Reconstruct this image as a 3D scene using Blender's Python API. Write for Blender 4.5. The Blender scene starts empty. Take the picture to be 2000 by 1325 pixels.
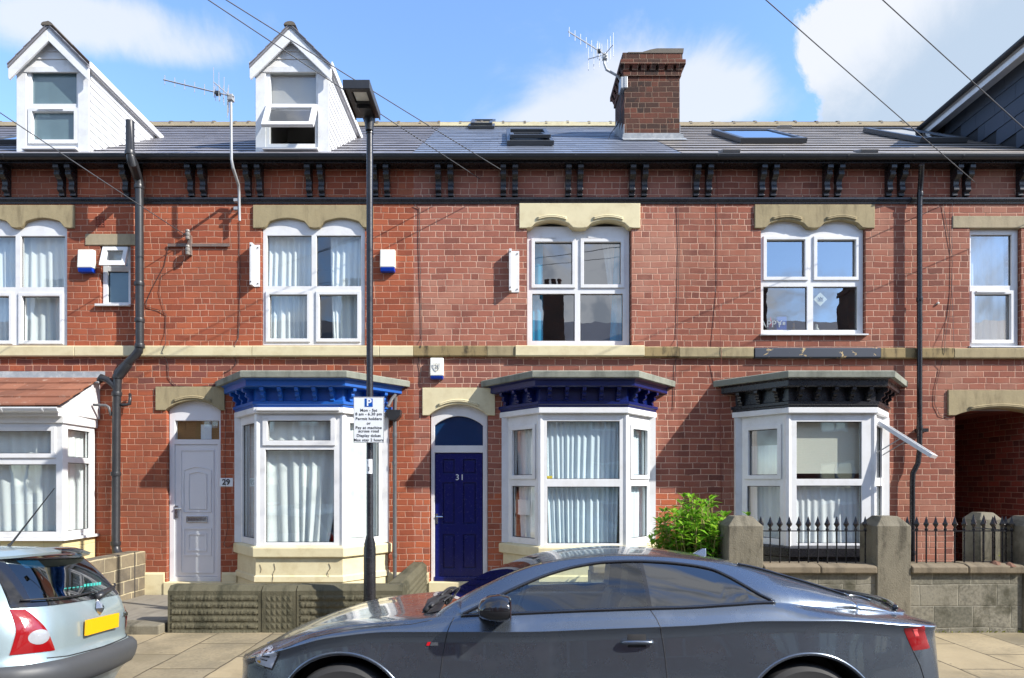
import bpy, bmesh, math, random
import numpy as np
from mathutils import Vector, Matrix
random.seed(7)
R = math.radians
S = bpy.context.scene
COL = S.collection
# ------------------------------------------------------------------ camera, light, exposure
FPX, CX, HY, EYE, DW = 1235.0, 985.0, 945.0, 1.735, 9.5      # focal (px of a 2000 px frame), principal x, horizon y, eye height, distance to facade
cam = bpy.data.cameras.new('camera'); camo = bpy.data.objects.new('camera', cam); COL.objects.link(camo)
camo.location = (0, -DW, EYE); camo.rotation_euler = (R(90), 0, 0)
cam.sensor_width = 36; cam.lens = FPX/2000*36
cam.shift_x = (1000-CX)/2000; cam.shift_y = (HY-662.5)/2000
cam.clip_start = .05; cam.clip_end = 3000
S.camera = camo
SUNV = Vector((1.92, -.90, 1.57)).normalized()               # towards the sun
sl = bpy.data.lights.new('sun', 'SUN'); slo = bpy.data.objects.new('sun', sl); COL.objects.link(slo)
sl.energy = 3.45; sl.angle = R(.53); sl.color = (1, .95, .87)
slo.rotation_euler = (-SUNV).to_track_quat('-Z', 'Y').to_euler(); slo.location = (20, -9, 18)
S.view_settings.view_transform = 'Standard'; S.view_settings.look = 'None'
S.view_settings.exposure = 1.3; S.view_settings.gamma = 1

class G:
    """small node-graph writer"""
    def __init__(s, nt): s.nt = nt
    def n(s, typ, ins=None, **kw):
        nd = s.nt.nodes.new(typ)
        for k, v in kw.items(): setattr(nd, k, v)
        for k, v in (ins or {}).items(): s.set(nd.inputs[k], v)
        return nd
    def set(s, sock, v):
        if isinstance(v, bpy.types.NodeSocket): s.nt.links.new(v, sock)
        else:
            if sock.type == 'RGBA' and len(v) == 3: v = (*v, 1)
            sock.default_value = v
    def m(s, op, a, b=0.0, c=None, clamp=False):
        nd = s.nt.nodes.new('ShaderNodeMath'); nd.operation = op; nd.use_clamp = clamp
        s.set(nd.inputs[0], a); s.set(nd.inputs[1], b)
        if c is not None: s.set(nd.inputs[2], c)
        return nd.outputs[0]
    def mix(s, f, a, b, bt='MIX'):
        nd = s.nt.nodes.new('ShaderNodeMix'); nd.data_type = 'RGBA'; nd.blend_type = bt
        s.set(nd.inputs[0], f); s.set(nd.inputs[6], a); s.set(nd.inputs[7], b)
        return nd.outputs[2]
    def mixf(s, f, a, b): return s.m('ADD', s.m('MULTIPLY', a, s.m('SUBTRACT', 1.0, f)), s.m('MULTIPLY', b, f))
    def sstep(s, x, lo, hi):
        nd = s.n('ShaderNodeMapRange', interpolation_type='SMOOTHSTEP')
        s.set(nd.inputs[0], x); nd.inputs[1].default_value = lo; nd.inputs[2].default_value = hi
        return nd.outputs[0]
    def noise(s, vec, scale, detail=4, rough=.55, dist=0):
        nd = s.n('ShaderNodeTexNoise', {'Scale': scale, 'Detail': detail, 'Roughness': rough, 'Distortion': dist})
        if vec is not None: s.set(nd.inputs['Vector'], vec)
        return nd.outputs['Fac']
    def comb(s, x, y, z=0.0):
        nd = s.n('ShaderNodeCombineXYZ'); s.set(nd.inputs[0], x); s.set(nd.inputs[1], y); s.set(nd.inputs[2], z); return nd.outputs[0]
    def sep(s, v):
        nd = s.n('ShaderNodeSeparateXYZ'); s.set(nd.inputs[0], v); return nd.outputs
    def ramp(s, f, stops):
        nd = s.n('ShaderNodeValToRGB'); s.set(nd.inputs[0], f); e = nd.color_ramp.elements
        while len(e) < len(stops): e.new(.5)
        for el, (p, c) in zip(e, stops): el.position = p; el.color = (*c, 1)
        return nd.outputs[0]
    def white(s, v):
        nd = s.n('ShaderNodeTexWhiteNoise', noise_dimensions='3D'); s.set(nd.inputs['Vector'], v); return nd.outputs['Value']
def srgb(r, g, b):
    f = lambda c: (c/255/12.92 if c/255 <= .04045 else ((c/255+.055)/1.055)**2.4)
    return (f(r), f(g), f(b))
# ------------------------------------------------------------------ sky with clouds (by direction)
W = bpy.data.worlds.new('World'); S.world = W; W.use_nodes = True
g = G(W.node_tree); W.node_tree.nodes.clear()
sky = g.n('ShaderNodeTexSky', sky_type='NISHITA', sun_disc=False, sun_elevation=math.asin(SUNV.z), sun_rotation=math.atan2(SUNV.x, SUNV.y),
          altitude=80, air_density=1.0, dust_density=.35, ozone_density=1.7)
SKYS = .15
dirv = g.n('ShaderNodeTexCoord').outputs['Generated']
dx, dy, dz = g.sep(dirv)
ady = g.m('MAXIMUM', g.m('ABSOLUTE', dy), .02)
u = g.m('DIVIDE', dx, ady); v = g.m('DIVIDE', dz, ady)
front = g.sstep(dy, 0, .2)
def blob(u0, v0, su, sv, a):
    e = g.m('ADD', g.m('POWER', g.m('ABSOLUTE', g.m('DIVIDE', g.m('SUBTRACT', u, u0), su)), 2.0), g.m('POWER', g.m('ABSOLUTE', g.m('DIVIDE', g.m('SUBTRACT', v, v0), sv)), 2.0))
    return g.m('MULTIPLY', g.m('EXPONENT', g.m('MULTIPLY', e, -1.0)), a)
def add(*xs):
    t = xs[0]
    for x in xs[1:]: t = g.m('ADD', t, x)
    return t
cum = add(blob(.72, .60, .24, .13, 1.0), blob(.62, .70, .15, .075, .75), blob(.80, .76, .25, .06, .6))       # heaped cloud, right
wis = add(blob(.16, .61, .16, .07, .95), blob(.33, .63, .13, .10, .75), blob(.05, .57, .12, .03, .6), blob(-.60, .715, .19, .065, .85), blob(-.74, .745, .16, .06, .7), blob(-.50, .675, .09, .03, .45), blob(.42, .60, .12, .06, .45))
nz = g.noise(dirv, 8.5, 10, .64, .3); nz2 = g.noise(dirv, 13.0, 8, .62, .2); nz3 = g.noise(dirv, 3.0, 9, .6, .6)
bil = g.n('ShaderNodeTexVoronoi', {'Vector': g.n('ShaderNodeVectorMath', {0: dirv, 1: g.n('ShaderNodeVectorMath', {0: g.n('ShaderNodeTexNoise', {'Vector': dirv, 'Scale': 9.0, 'Detail': 6}).outputs['Color'], 1: (.16, .16, .16)}, operation='MULTIPLY').outputs[0]}, operation='ADD').outputs[0], 'Scale': 11.0}, feature='SMOOTH_F1').outputs['Distance']
fb = g.m('SUBTRACT', nz, .5); fb3 = g.m('SUBTRACT', nz3, .5)
dc = g.m('MULTIPLY', g.m('ADD', cum, g.m('MULTIPLY', fb, 1.5)), front)
dw = g.m('MULTIPLY', g.m('ADD', wis, g.m('MULTIPLY', fb3, 2.1)), front)
db = g.m('MULTIPLY', g.m('SUBTRACT', 1.0, front), g.m('ADD', .42, g.m('MULTIPLY', fb3, 2.9)))     # broken cloud behind the viewer
covc = g.sstep(g.m('ADD', dc, g.m('MULTIPLY', g.m('SUBTRACT', .42, bil), .55)), .40, .56); covw = g.m('MULTIPLY', g.sstep(g.m('ADD', dw, g.m('MULTIPLY', fb, .5)), .30, .95), .85); covb = g.sstep(db, .22, .62)
cov = g.m('MAXIMUM', g.m('MAXIMUM', covc, covw), covb)
sd = add(g.m('MULTIPLY', g.m('SUBTRACT', u, .43), .59), g.m('MULTIPLY', g.m('SUBTRACT', v, .64), -.80), g.m('MULTIPLY', fb, -.16))
grey = g.m('MULTIPLY', covc, g.sstep(sd, .015, .125))
ccol = g.mix(grey, (.92, .94, .97), (.56, .67, .79))
ccol = g.mix(g.m('MULTIPLY', covb, g.sstep(nz2, .45, .62)), ccol, (.52, .56, .62))
bgs = g.n('ShaderNodeBackground', {'Color': g.mix(1.0, sky.outputs[0], (.84, .95, 1.10), 'MULTIPLY'), 'Strength': SKYS})
bgc = g.n('ShaderNodeBackground', {'Color': ccol, 'Strength': .42})
mx = g.n('ShaderNodeMixShader', {0: g.m('MULTIPLY', cov, .92), 1: bgs.outputs[0], 2: bgc.outputs[0]})
wo = g.n('ShaderNodeOutputWorld', {0: mx.outputs[0]})

# ------------------------------------------------------------------ pixel -> metre helpers
def at(x, y, d): return Vector(((x-CX)*d/FPX, d-DW, EYE-(y-HY)*d/FPX))
def wx(x): return (x-CX)/130.0
def wz(y): return EYE+(HY-y)/130.0

# ------------------------------------------------------------------ mesh writer
ROOT = {}
def root_of(o):
    while o.parent: o = o.parent
    return ROOT.get(o.name, Vector((0, 0, 0)))
class M:
    def __init__(s): s.v = []; s.f = []
    def add(s, vs, fs):
        b = len(s.v); s.v += [tuple(v) for v in vs]; s.f += [tuple(b+i for i in f) for f in fs]; return s
    def hexa(s, p): return s.add(p, [(0,3,2,1),(4,5,6,7),(0,1,5,4),(1,2,6,5),(2,3,7,6),(3,0,4,7)])
    def box(s, x0, x1, y0, y1, z0, z1):
        return s.hexa([(x0,y0,z0),(x1,y0,z0),(x1,y1,z0),(x0,y1,z0),(x0,y0,z1),(x1,y0,z1),(x1,y1,z1),(x0,y1,z1)])
    def prism(s, poly, a, b, ax='y'):
        P = {'y': lambda p, t: (p[0], t, p[1]), 'x': lambda p, t: (t, p[0], p[1]), 'z': lambda p, t: (p[0], p[1], t)}[ax]
        n = len(poly)
        s.add([P(p, a) for p in poly]+[P(p, b) for p in poly], [tuple(range(n)), tuple(range(2*n-1, n-1, -1))]+[(i, (i+1) % n, n+(i+1) % n, n+i) for i in range(n)])
        return s
    def tube(s, pts, r, n=10, cap=True, closed=False):
        pts = [Vector(p) for p in pts]; k = len(pts); vs = []
        rr = r if isinstance(r, (list, tuple)) else [r]*k
        up = None
        for i, p in enumerate(pts):
            a = pts[i-1] if (i or closed) else p; b = pts[(i+1) % k] if (i < k-1 or closed) else p
            t = (b-a).normalized()
            if up is None: up = Vector((0, 0, 1)) if abs(t.z) < .9 else Vector((0, 1, 0))
            q = t.cross(up)
            if q.length < 1e-4: q = t.cross(Vector((1, .3, 0)))
            q.normalize(); w = q.cross(t).normalized(); up = w
            sc = 1.0
            if 0 < i < k-1:
                c = (p-pts[i-1]).normalized().dot((pts[i+1]-p).normalized()); sc = min(1.6, 1/math.sqrt(max(.2, (1+c)/2)))
            vs += [p+(q*math.cos(2*math.pi*j/n)+w*math.sin(2*math.pi*j/n))*rr[i]*(sc if sc > 1.02 else 1) for j in range(n)]
        fs = []
        for i in range(k if closed else k-1):
            for j in range(n):
                a = i*n+j; b = i*n+(j+1) % n; c = ((i+1) % k)*n+(j+1) % n; d = ((i+1) % k)*n+j; fs.append((a, b, c, d))
        if cap and not closed: fs += [tuple(range(n-1, -1, -1)), tuple((k-1)*n+j for j in range(n))]
        return s.add(vs, fs)
    def lathe(s, prof, c, n=20, ax='z'):
        vs = []; k = len(prof)
        for r, t in prof:
            for j in range(n):
                a = 2*math.pi*j/n; x, y = r*math.cos(a), r*math.sin(a)
                vs.append({'z': (c[0]+x, c[1]+y, c[2]+t), 'y': (c[0]+x, c[1]+t, c[2]+y), 'x': (c[0]+t, c[1]+x, c[2]+y)}[ax])
        fs = [(i*n+j, i*n+(j+1) % n, (i+1)*n+(j+1) % n, (i+1)*n+j) for i in range(k-1) for j in range(n)]
        fs += [tuple(range(n-1, -1, -1)), tuple((k-1)*n+j for j in range(n))]
        return s.add(vs, fs)
    def grid(s, fn, nu, nv):
        vs = [fn(i/nu, j/nv) for i in range(nu+1) for j in range(nv+1)]
        return s.add(vs, [(i*(nv+1)+j, (i+1)*(nv+1)+j, (i+1)*(nv+1)+j+1, i*(nv+1)+j+1) for i in range(nu) for j in range(nv)])
    def holes(s, rect, holes, a, b, T=None, backs=True):
        """plate u0,u1,z0,z1 from depth a (front) to b, with rectangular holes; T maps (u, depth, z) to space"""
        T = T or (lambda u, n, z: (u, n, z))
        u0, u1, z0, z1 = rect
        us = sorted({round(x, 5) for x in [u0, u1]+[h for q in holes for h in q[:2] if u0 < h < u1]})
        zs = sorted({round(x, 5) for x in [z0, z1]+[h for q in holes for h in q[2:] if z0 < h < z1]})
        nu, nz_ = len(us)-1, len(zs)-1
        sol = [[not any(q[0] < (us[i]+us[i+1])/2 < q[1] and q[2] < (zs[j]+zs[j+1])/2 < q[3] for q in holes) for j in range(nz_)] for i in range(nu)]
        def V(i, j, d): return T(us[i], d, zs[j])
        for i in range(nu):
            for j in range(nz_):
                if not sol[i][j]: continue
                s.add([V(i,j,a), V(i+1,j,a), V(i+1,j+1,a), V(i,j+1,a)], [(0,1,2,3)])
                if backs: s.add([V(i,j,b), V(i+1,j,b), V(i+1,j+1,b), V(i,j+1,b)], [(3,2,1,0)])
                if i == 0 or not sol[i-1][j]: s.add([V(i,j,a), V(i,j+1,a), V(i,j+1,b), V(i,j,b)], [(0,1,2,3)])
                if i == nu-1 or not sol[i+1][j]: s.add([V(i+1,j,a), V(i+1,j+1,a), V(i+1,j+1,b), V(i+1,j,b)], [(3,2,1,0)])
                if j == 0 or not sol[i][j-1]: s.add([V(i,j,a), V(i+1,j,a), V(i+1,j,b), V(i,j,b)], [(3,2,1,0)])
                if j == nz_-1 or not sol[i][j+1]: s.add([V(i,j+1,a), V(i+1,j+1,a), V(i+1,j+1,b), V(i,j+1,b)], [(0,1,2,3)])
        return s
    def build(s, name, mat, parent=None, smooth=False, bevel=0, local=False, weld=True, sharp=None):
        me = bpy.data.meshes.new(name)
        off = Vector((0, 0, 0)) if (local or parent is None) else root_of(parent)
        me.from_pydata([tuple(Vector(v)-off) for v in s.v], [], s.f)
        bm = bmesh.new(); bm.from_mesh(me)
        if weld: bmesh.ops.remove_doubles(bm, verts=bm.verts, dist=1e-5)
        bmesh.ops.recalc_face_normals(bm, faces=bm.faces)
        bm.to_mesh(me); bm.free()
        if smooth:
            me.polygons.foreach_set('use_smooth', [True]*len(me.polygons))
            if sharp is not None: me.set_sharp_from_angle(angle=R(sharp))
        me.materials.append(mat)
        o = bpy.data.objects.new(name, me); COL.objects.link(o)
        if parent is not None: o.parent = parent
        if bevel:
            bv = o.modifiers.new('bevel', 'BEVEL'); bv.width = bevel; bv.segments = 2; bv.limit_method = 'ANGLE'; bv.angle_limit = R(40); bv.harden_normals = False
        return o
def tag(o, label, cat, group=None, kind=None):
    o['label'] = label; o['category'] = cat
    if group: o['group'] = group
    if kind: o['kind'] = kind
    return o
def thing(name, label, cat, loc=(0, 0, 0), group=None):
    o = bpy.data.objects.new(name, None); COL.objects.link(o); o.empty_display_size = .2
    o.location = loc; tag(o, label, cat, group); ROOT[o.name] = Vector(loc); return o
def structure(o): o['kind'] = 'structure'; return o
def text(body, size, name, mat, parent, loc, rot=(90, 0, 0), ext=.002, align='CENTER', sx=1.0, spacing=1.0, bold=0.0):
    cu = bpy.data.curves.new(name, 'FONT'); cu.body = body; cu.size = size; cu.extrude = ext; cu.align_x = align; cu.align_y = 'CENTER'; cu.space_character = spacing; cu.offset = bold
    t = bpy.data.objects.new('tmp', cu); COL.objects.link(t)
    dg = bpy.context.evaluated_depsgraph_get(); dg.update()
    me = bpy.data.meshes.new_from_object(t.evaluated_get(dg)); bpy.data.objects.remove(t); bpy.data.curves.remove(cu)
    mt = Matrix.Translation(Vector(loc)-(root_of(parent) if parent else Vector())) @ Matrix.Rotation(R(rot[2]), 4, 'Z') @ Matrix.Rotation(R(rot[0]), 4, 'X') @ Matrix.Scale(sx, 4, (1, 0, 0))
    me.transform(mt); me.materials.clear(); me.materials.append(mat); me.name = name
    o = bpy.data.objects.new(name, me); COL.objects.link(o)
    if parent: o.parent = parent
    return o

# ------------------------------------------------------------------ materials
def newmat(name):
    m = bpy.data.materials.new(name); m.use_nodes = True; m.node_tree.nodes.clear()
    return m, G(m.node_tree)
def pos(g): return g.n('ShaderNodeNewGeometry').outputs['Position']
def fin(g, col, rough=.6, metal=0.0, bump=None, bstr=.3, bdist=.01, coat=0.0, spec=.5, sub=None, alpha=None, coatr=.03):
    ins = {'Base Color': col, 'Roughness': rough, 'Metallic': metal, 'Coat Weight': coat, 'Coat Roughness': coatr, 'Specular IOR Level': spec}
    p = g.n('ShaderNodeBsdfPrincipled', ins)
    if bump is not None:
        b = g.n('ShaderNodeBump', {'Height': bump, 'Strength': bstr, 'Distance': bdist}); g.set(p.inputs['Normal'], b.outputs[0])
    g.n('ShaderNodeOutputMaterial', {0: p.outputs[0]})
    return p
def plain(name, c, rough=.5, metal=0.0, var=.12, nscale=3.0, dirt=None, dirtamt=.0, bump=.15, bdist=.004, bscale=40.0, coat=0.0, spec=.5, fine=25.0):
    m, g = newmat(name); P = pos(g)
    n1 = g.noise(P, nscale, 5, .6); n2 = g.noise(P, fine, 4, .6)
    k = g.m('ADD', 1-var, g.m('MULTIPLY', g.m('ADD', n1, g.m('MULTIPLY', n2, .6)), var*1.25))
    col = g.mix(1.0, c, g.comb(k, k, k), 'MULTIPLY')
    if dirt is not None:
        d = g.m('MULTIPLY', g.sstep(g.m('ADD', g.noise(P, nscale*1.7, 8, .7), g.m('MULTIPLY', n2, .15)), .5, .8), dirtamt); col = g.mix(d, col, dirt)
    rr = g.m('ADD', rough-.06, g.m('MULTIPLY', n2, .12))
    fin(g, col, rr, metal, g.noise(P, bscale, 4, .6) if bump else None, bump, bdist, coat, spec)
    return m
def masonry(name, w, h, stops, mortar, joint=.010, header=.0, floor=False, shift=.5, rowj=.25, patch=None, patchamt=0, pscale=.6, rough=.85, bump=.8, msoft=.004, streak=0.0, ztop=None, vscale=1.0, colnoise=.5, erode=.25, sootz=0, lowz=0):
    m, g = newmat(name)
    geo = g.n('ShaderNodeNewGeometry'); P = geo.outputs['Position']; X, Y, Z = g.sep(P); nx, ny, nz_ = g.sep(geo.outputs['True Normal'])
    wob = g.m('ADD', g.m('MULTIPLY', g.m('SUBTRACT', g.noise(P, 9.0, 3), .5), .012), g.m('MULTIPLY', g.m('SUBTRACT', g.noise(P, 1.7, 2), .5), .035))
    if floor: u, v = Y, X
    else:
        sx = g.m('GREATER_THAN', g.m('ABSOLUTE', nx), .75)
        u = g.mixf(sx, X, g.m('ADD', Y, 37.3)); v = Z
    v = g.m('ADD', g.m('ADD', v, 20.0), wob); u = g.m('ADD', g.m('ADD', u, 50.0), wob)
    rv = g.m('DIVIDE', v, h); row = g.m('FLOOR', rv); fr = g.m('FRACT', rv)
    rj = g.m('MULTIPLY', g.white(g.comb(row, 3.7, 1.1)), rowj)
    cu = g.m('ADD', g.m('ADD', g.m('DIVIDE', u, w), g.m('MULTIPLY', g.m('MODULO', row, 2.0), shift)), rj)
    col = g.m('FLOOR', cu); fc = g.m('FRACT', cu)
    idn = g.comb(col, row, 5.0); du = g.m('MULTIPLY', g.m('MINIMUM', fc, g.m('SUBTRACT', 1.0, fc)), w)
    if header:
        hs = g.m('GREATER_THAN', g.white(g.comb(col, row, 9.3)), 1-header)
        fc2 = g.m('FRACT', g.m('MULTIPLY', fc, 2.0)); du2 = g.m('MULTIPLY', g.m('MINIMUM', fc2, g.m('SUBTRACT', 1.0, fc2)), w/2)
        du = g.mixf(hs, du, du2)
        idn = g.comb(g.m('ADD', col, g.m('MULTIPLY', g.m('MULTIPLY', hs, g.m('FLOOR', g.m('MULTIPLY', fc, 2.0))), .37)), row, 5.0)
    dv = g.m('MULTIPLY', g.m('MINIMUM', fr, g.m('SUBTRACT', 1.0, fr)), h)
    e = g.m('ADD', g.m('MINIMUM', du, dv), g.m('MULTIPLY', g.m('SUBTRACT', g.noise(P, 60.0, 3), .5), .007))
    e = g.m('SUBTRACT', e, g.m('MULTIPLY', g.m('SUBTRACT', g.noise(P, 1.9, 4, .6), .5), joint*.9))
    brick = g.sstep(e, joint*.5-msoft*.5, joint*.5+msoft)
    rnd = g.white(idn)
    clus = g.noise(P, 2.4, 4, .6)
    bc = g.ramp(g.m('ADD', g.m('ADD', g.m('MULTIPLY', rnd, .74), g.m('MULTIPLY', clus, .34)), g.m('MULTIPLY', g.m('SUBTRACT', g.noise(P, 30.0, 4), .48), .5*colnoise)), stops)
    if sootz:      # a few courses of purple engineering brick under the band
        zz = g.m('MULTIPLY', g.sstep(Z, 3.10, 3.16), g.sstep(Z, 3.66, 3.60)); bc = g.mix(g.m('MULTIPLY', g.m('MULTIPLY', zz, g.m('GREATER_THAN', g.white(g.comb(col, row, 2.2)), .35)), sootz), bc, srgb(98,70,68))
    if lowz: bc = g.mix(g.m('MULTIPLY', g.m('MULTIPLY', g.sstep(Z, 1.62, 1.56), g.m('ADD', .4, rnd)), lowz), bc, srgb(176,92,56))
    lo = g.noise(P, 1.3, 5, .65); k = g.m('ADD', .74, g.m('MULTIPLY', lo, .52)); bc = g.mix(1.0, bc, g.comb(k, k, k), 'MULTIPLY')
    mk = g.m('ADD', .7, g.m('MULTIPLY', g.noise(P, 2.2, 4, .65), .6)); mc = g.mix(1.0, mortar, g.comb(mk, mk, mk), 'MULTIPLY')
    er = g.m('MULTIPLY', g.sstep(g.noise(P, 6.0, 5, .65), .56, .66), erode); mc = g.mix(er, mc, (.045, .028, .022))
    sp = g.m('MULTIPLY', g.sstep(g.noise(P, 38.0, 3, .6), .66, .74), .35); bc = g.mix(sp, bc, (.06, .035, .03))
    c = g.mix(brick, mc, bc)
    if patch is not None:
        pm = g.m('MULTIPLY', g.sstep(g.m('ADD', g.noise(P, pscale, 6, .62), g.m('MULTIPLY', g.m('SUBTRACT', rnd, .5), .12)), .48, .68), patchamt)
        c = g.mix(pm, c, patch)
    if floor:
        st2 = g.sstep(g.noise(P, .9, 8, .68, .4), .50, .70); c = g.mix(g.m('MULTIPLY', st2, .38), c, (.11, .095, .07))
        gum = g.sstep(g.noise(P, 11.0, 2, .4), .74, .77); c = g.mix(g.m('MULTIPLY', gum, .5), c, (.06, .055, .048))
    if streak:
        st = g.noise(g.comb(g.m('MULTIPLY', X, 3.0), g.m('MULTIPLY', Y, 3.0), g.m('MULTIPLY', Z, .35)), 2.0, 5, .6)
        c = g.mix(g.m('MULTIPLY', g.sstep(st, .52, .78), streak), c, (.03, .022, .02))
    hgt = g.m('ADD', g.m('MULTIPLY', brick, .75), g.m('MULTIPLY', g.noise(P, 70.0, 4, .6), .25))
    fin(g, c, rough, 0.0, hgt, bump, .012, spec=.25)
    return m
BR = lambda *a: [(i/(len(a)-1), srgb(*c)) for i, c in enumerate(a)]
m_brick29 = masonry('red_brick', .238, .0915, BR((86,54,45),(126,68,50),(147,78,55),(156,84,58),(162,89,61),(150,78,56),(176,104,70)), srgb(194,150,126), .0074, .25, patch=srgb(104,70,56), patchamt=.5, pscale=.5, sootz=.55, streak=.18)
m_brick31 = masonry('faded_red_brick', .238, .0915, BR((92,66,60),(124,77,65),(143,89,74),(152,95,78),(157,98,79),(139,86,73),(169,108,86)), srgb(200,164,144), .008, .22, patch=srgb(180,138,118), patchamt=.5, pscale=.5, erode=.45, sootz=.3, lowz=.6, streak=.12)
m_brick33 = masonry('brown_red_brick', .238, .0915, BR((82,58,52),(112,68,57),(132,79,64),(143,87,69),(141,83,66),(124,75,62),(159,99,77)), srgb(192,156,136), .0076, .2, patch=srgb(168,126,106), patchamt=.45, pscale=.5, streak=.22, erode=.55)
m_brickdark = masonry('sooty_brick', .238, .0915, BR((42,32,29),(60,42,36),(78,50,41),(100,58,45),(70,48,40),(52,40,36),(120,70,51)), srgb(128,106,90), .008, .3, patch=srgb(44,34,32), patchamt=.6, pscale=1.1, erode=.8)
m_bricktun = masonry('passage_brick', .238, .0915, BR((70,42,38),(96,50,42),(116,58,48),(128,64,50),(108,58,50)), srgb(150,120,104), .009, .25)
m_brickopp = masonry('opposite_brick', .238, .0915, BR((92,58,52),(122,62,52),(138,70,58),(146,72,56)), srgb(180,150,130), .010, .2)
m_block = masonry('cement_block', .44, .245, BR((88,86,75),(110,107,94),(132,127,112),(98,95,84)), srgb(134,130,116), .008, 0, patch=srgb(66,64,50), patchamt=.9, pscale=3.2, bump=.7, colnoise=2.2)
m_stub = masonry('sandstone_block', .37, .185, BR((116,106,90),(106,98,86),(128,116,94),(94,88,80)), srgb(176,164,134), .014, 0, patch=srgb(88,80,68), patchamt=.5, pscale=1.8, bump=.7, colnoise=.9)
m_flag = masonry('flagstone', .92, .62, BR((138,124,98),(150,136,108),(158,143,114),(128,118,96),(146,134,110)), srgb(76,68,54), .014, 0, floor=True, rowj=.6, patch=srgb(112,102,80), patchamt=.6, pscale=1.5, bump=.35, rough=.8, colnoise=.9, msoft=.006)
def stone(name, c, c2, dark, amt, scale=2.2, bump=.4):
    m, g = newmat(name); P = pos(g); X, Y, Z = g.sep(P)
    n1 = g.noise(P, scale, 6, .65); n2 = g.noise(P, 18.0, 5, .65)
    col = g.mix(n1, c, c2)
    st = g.noise(g.comb(g.m('MULTIPLY', X, 4.0), Y, g.m('MULTIPLY', Z, 1.0)), 1.6, 6, .65)
    col = g.mix(g.m('MULTIPLY', g.sstep(g.m('ADD', st, g.m('MULTIPLY', n2, .25)), .58, .82), amt), col, dark)
    k = g.m('ADD', .82, g.m('MULTIPLY', n2, .36)); col = g.mix(1.0, col, g.comb(k, k, k), 'MULTIPLY')
    fin(g, col, .85, 0, g.noise(P, 55.0, 5, .65), bump, .008, spec=.2); return m
m_sand = stone('sandstone', srgb(164,150,116), srgb(146,134,106), srgb(80,70,54), .45)
m_sandsoot = stone('sooty_sandstone', srgb(160,140,98), srgb(126,112,84), srgb(46,42,38), .85, 1.6)
m_sandpale = stone('pale_sandstone', srgb(168,154,126), srgb(150,140,118), srgb(96,88,72), .4)
m_cream = plain('cream_paint', srgb(208,197,160), .6, var=.10, nscale=2.5, dirt=srgb(160,140,98), dirtamt=.35, bump=.25, bdist=.006, bscale=14)
m_rust = stone('rough_stone', srgb(98,94,76), srgb(82,78,63), srgb(46,47,36), .8, 5.0, .9)
m_pillar = stone('weathered_cement', srgb(136,129,112), srgb(100,95,81), srgb(70,66,56), .9, 5.0, .7)
m_cope = stone('coping_stone', srgb(128,116,96), srgb(112,102,86), srgb(70,64,54), .6, 3.0, .5)
m_slab = stone('bay_roof_slab', srgb(140,142,130), srgb(122,126,116), srgb(70,72,66), .5, 3.0, .5)
m_upvc = plain('white_upvc', (.70,.705,.71), .30, var=.07, nscale=2.0, dirt=srgb(168,162,148), dirtamt=.28, bump=.03)
m_whitepaint = plain('white_paint', (.66,.66,.66), .4, var=.06, dirt=srgb(170,165,155), dirtamt=.25, bump=.05)
m_clad = plain('white_cladding', (.70,.705,.71), .4, var=.07, dirt=srgb(160,160,152), dirtamt=.3, bump=.04)
m_black = plain('black_gloss_paint', (.012,.012,.015), .28, var=.25, dirt=srgb(70,66,64), dirtamt=.22, bump=.15, bscale=30)
m_blkplastic = plain('black_plastic', (.022,.023,.026), .38, var=.2, dirt=srgb(66,66,66), dirtamt=.2, bump=.05)
m_greyplastic = plain('grey_plastic', (.10,.10,.105), .42, var=.2, bump=.05)
m_blue = plain('blue_paint', srgb(20,84,166), .38, var=.2, dirt=srgb(40,80,140), dirtamt=.2, bump=.12, bscale=30)
m_navy = plain('navy_paint', srgb(9,25,84), .3, var=.22, bump=.1, bscale=30)
m_door = plain('navy_door_paint', srgb(14,22,90), .26, var=.15, bump=.04)
m_lead = plain('lead', srgb(134,138,142), .5, var=.3, nscale=6, dirt=srgb(200,200,196), dirtamt=.4, bump=.4, bscale=25)
m_galv = plain('galvanised_steel', (.36,.37,.38), .5, .3, var=.15)
m_chrome = plain('chrome', (.75,.76,.78), .12, 1.0, var=.04, bump=0)
m_ridge = plain('ridge_tile', srgb(96,88,78), .8, var=.3, nscale=4, bump=.4, bscale=30)
m_bed = plain('mortar_bed', srgb(164,150,124), .9, var=.25, nscale=5, bump=.6, bscale=25)
m_inner = plain('plaster', (.42,.40,.36), .9, var=.1, bump=0)
m_curtain = plain('curtain_cloth', (.66,.70,.70), .9, var=.06, bump=.1, bscale=200)
m_net = plain('net_curtain', (.72,.74,.75), .9, var=.06, bump=.1, bscale=200)
m_curtainblue = plain('pale_blue_cloth', (.64,.74,.80), .9, var=.06, bump=.1, bscale=200)
m_bluecloth = plain('turquoise_cloth', (.03,.42,.68), .9, var=.15, bump=.1, bscale=200)
m_blind = plain('blind_fabric', (.60,.60,.52), .9, var=.05, bump=.05)
m_asphalt = plain('asphalt', (.055,.055,.056), .9, var=.3, nscale=1.5, bump=.7, bscale=90, fine=60)
m_kerb = stone('kerb_stone', srgb(136,130,118), srgb(118,112,102), srgb(80,76,68), .5)
m_terra = plain('terracotta', srgb(128,62,44), .85, var=.3, nscale=8, bump=.3)
m_rubber = plain('tyre_rubber', (.030,.030,.031), .75, var=.2, bump=.1)
m_darkin = plain('dark_trim', (.018,.018,.02), .6, var=.15, bump=.05)
m_bell = plain('alarm_plastic', (.74,.73,.66), .4, var=.05, dirt=srgb(180,175,150), dirtamt=.2, bump=0)
m_bellblue = plain('blue_plastic', srgb(12,60,170), .3, var=.1, bump=0)
m_signwhite = plain('sign_face', (.74,.77,.79), .35, var=.03, bump=0)
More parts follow.
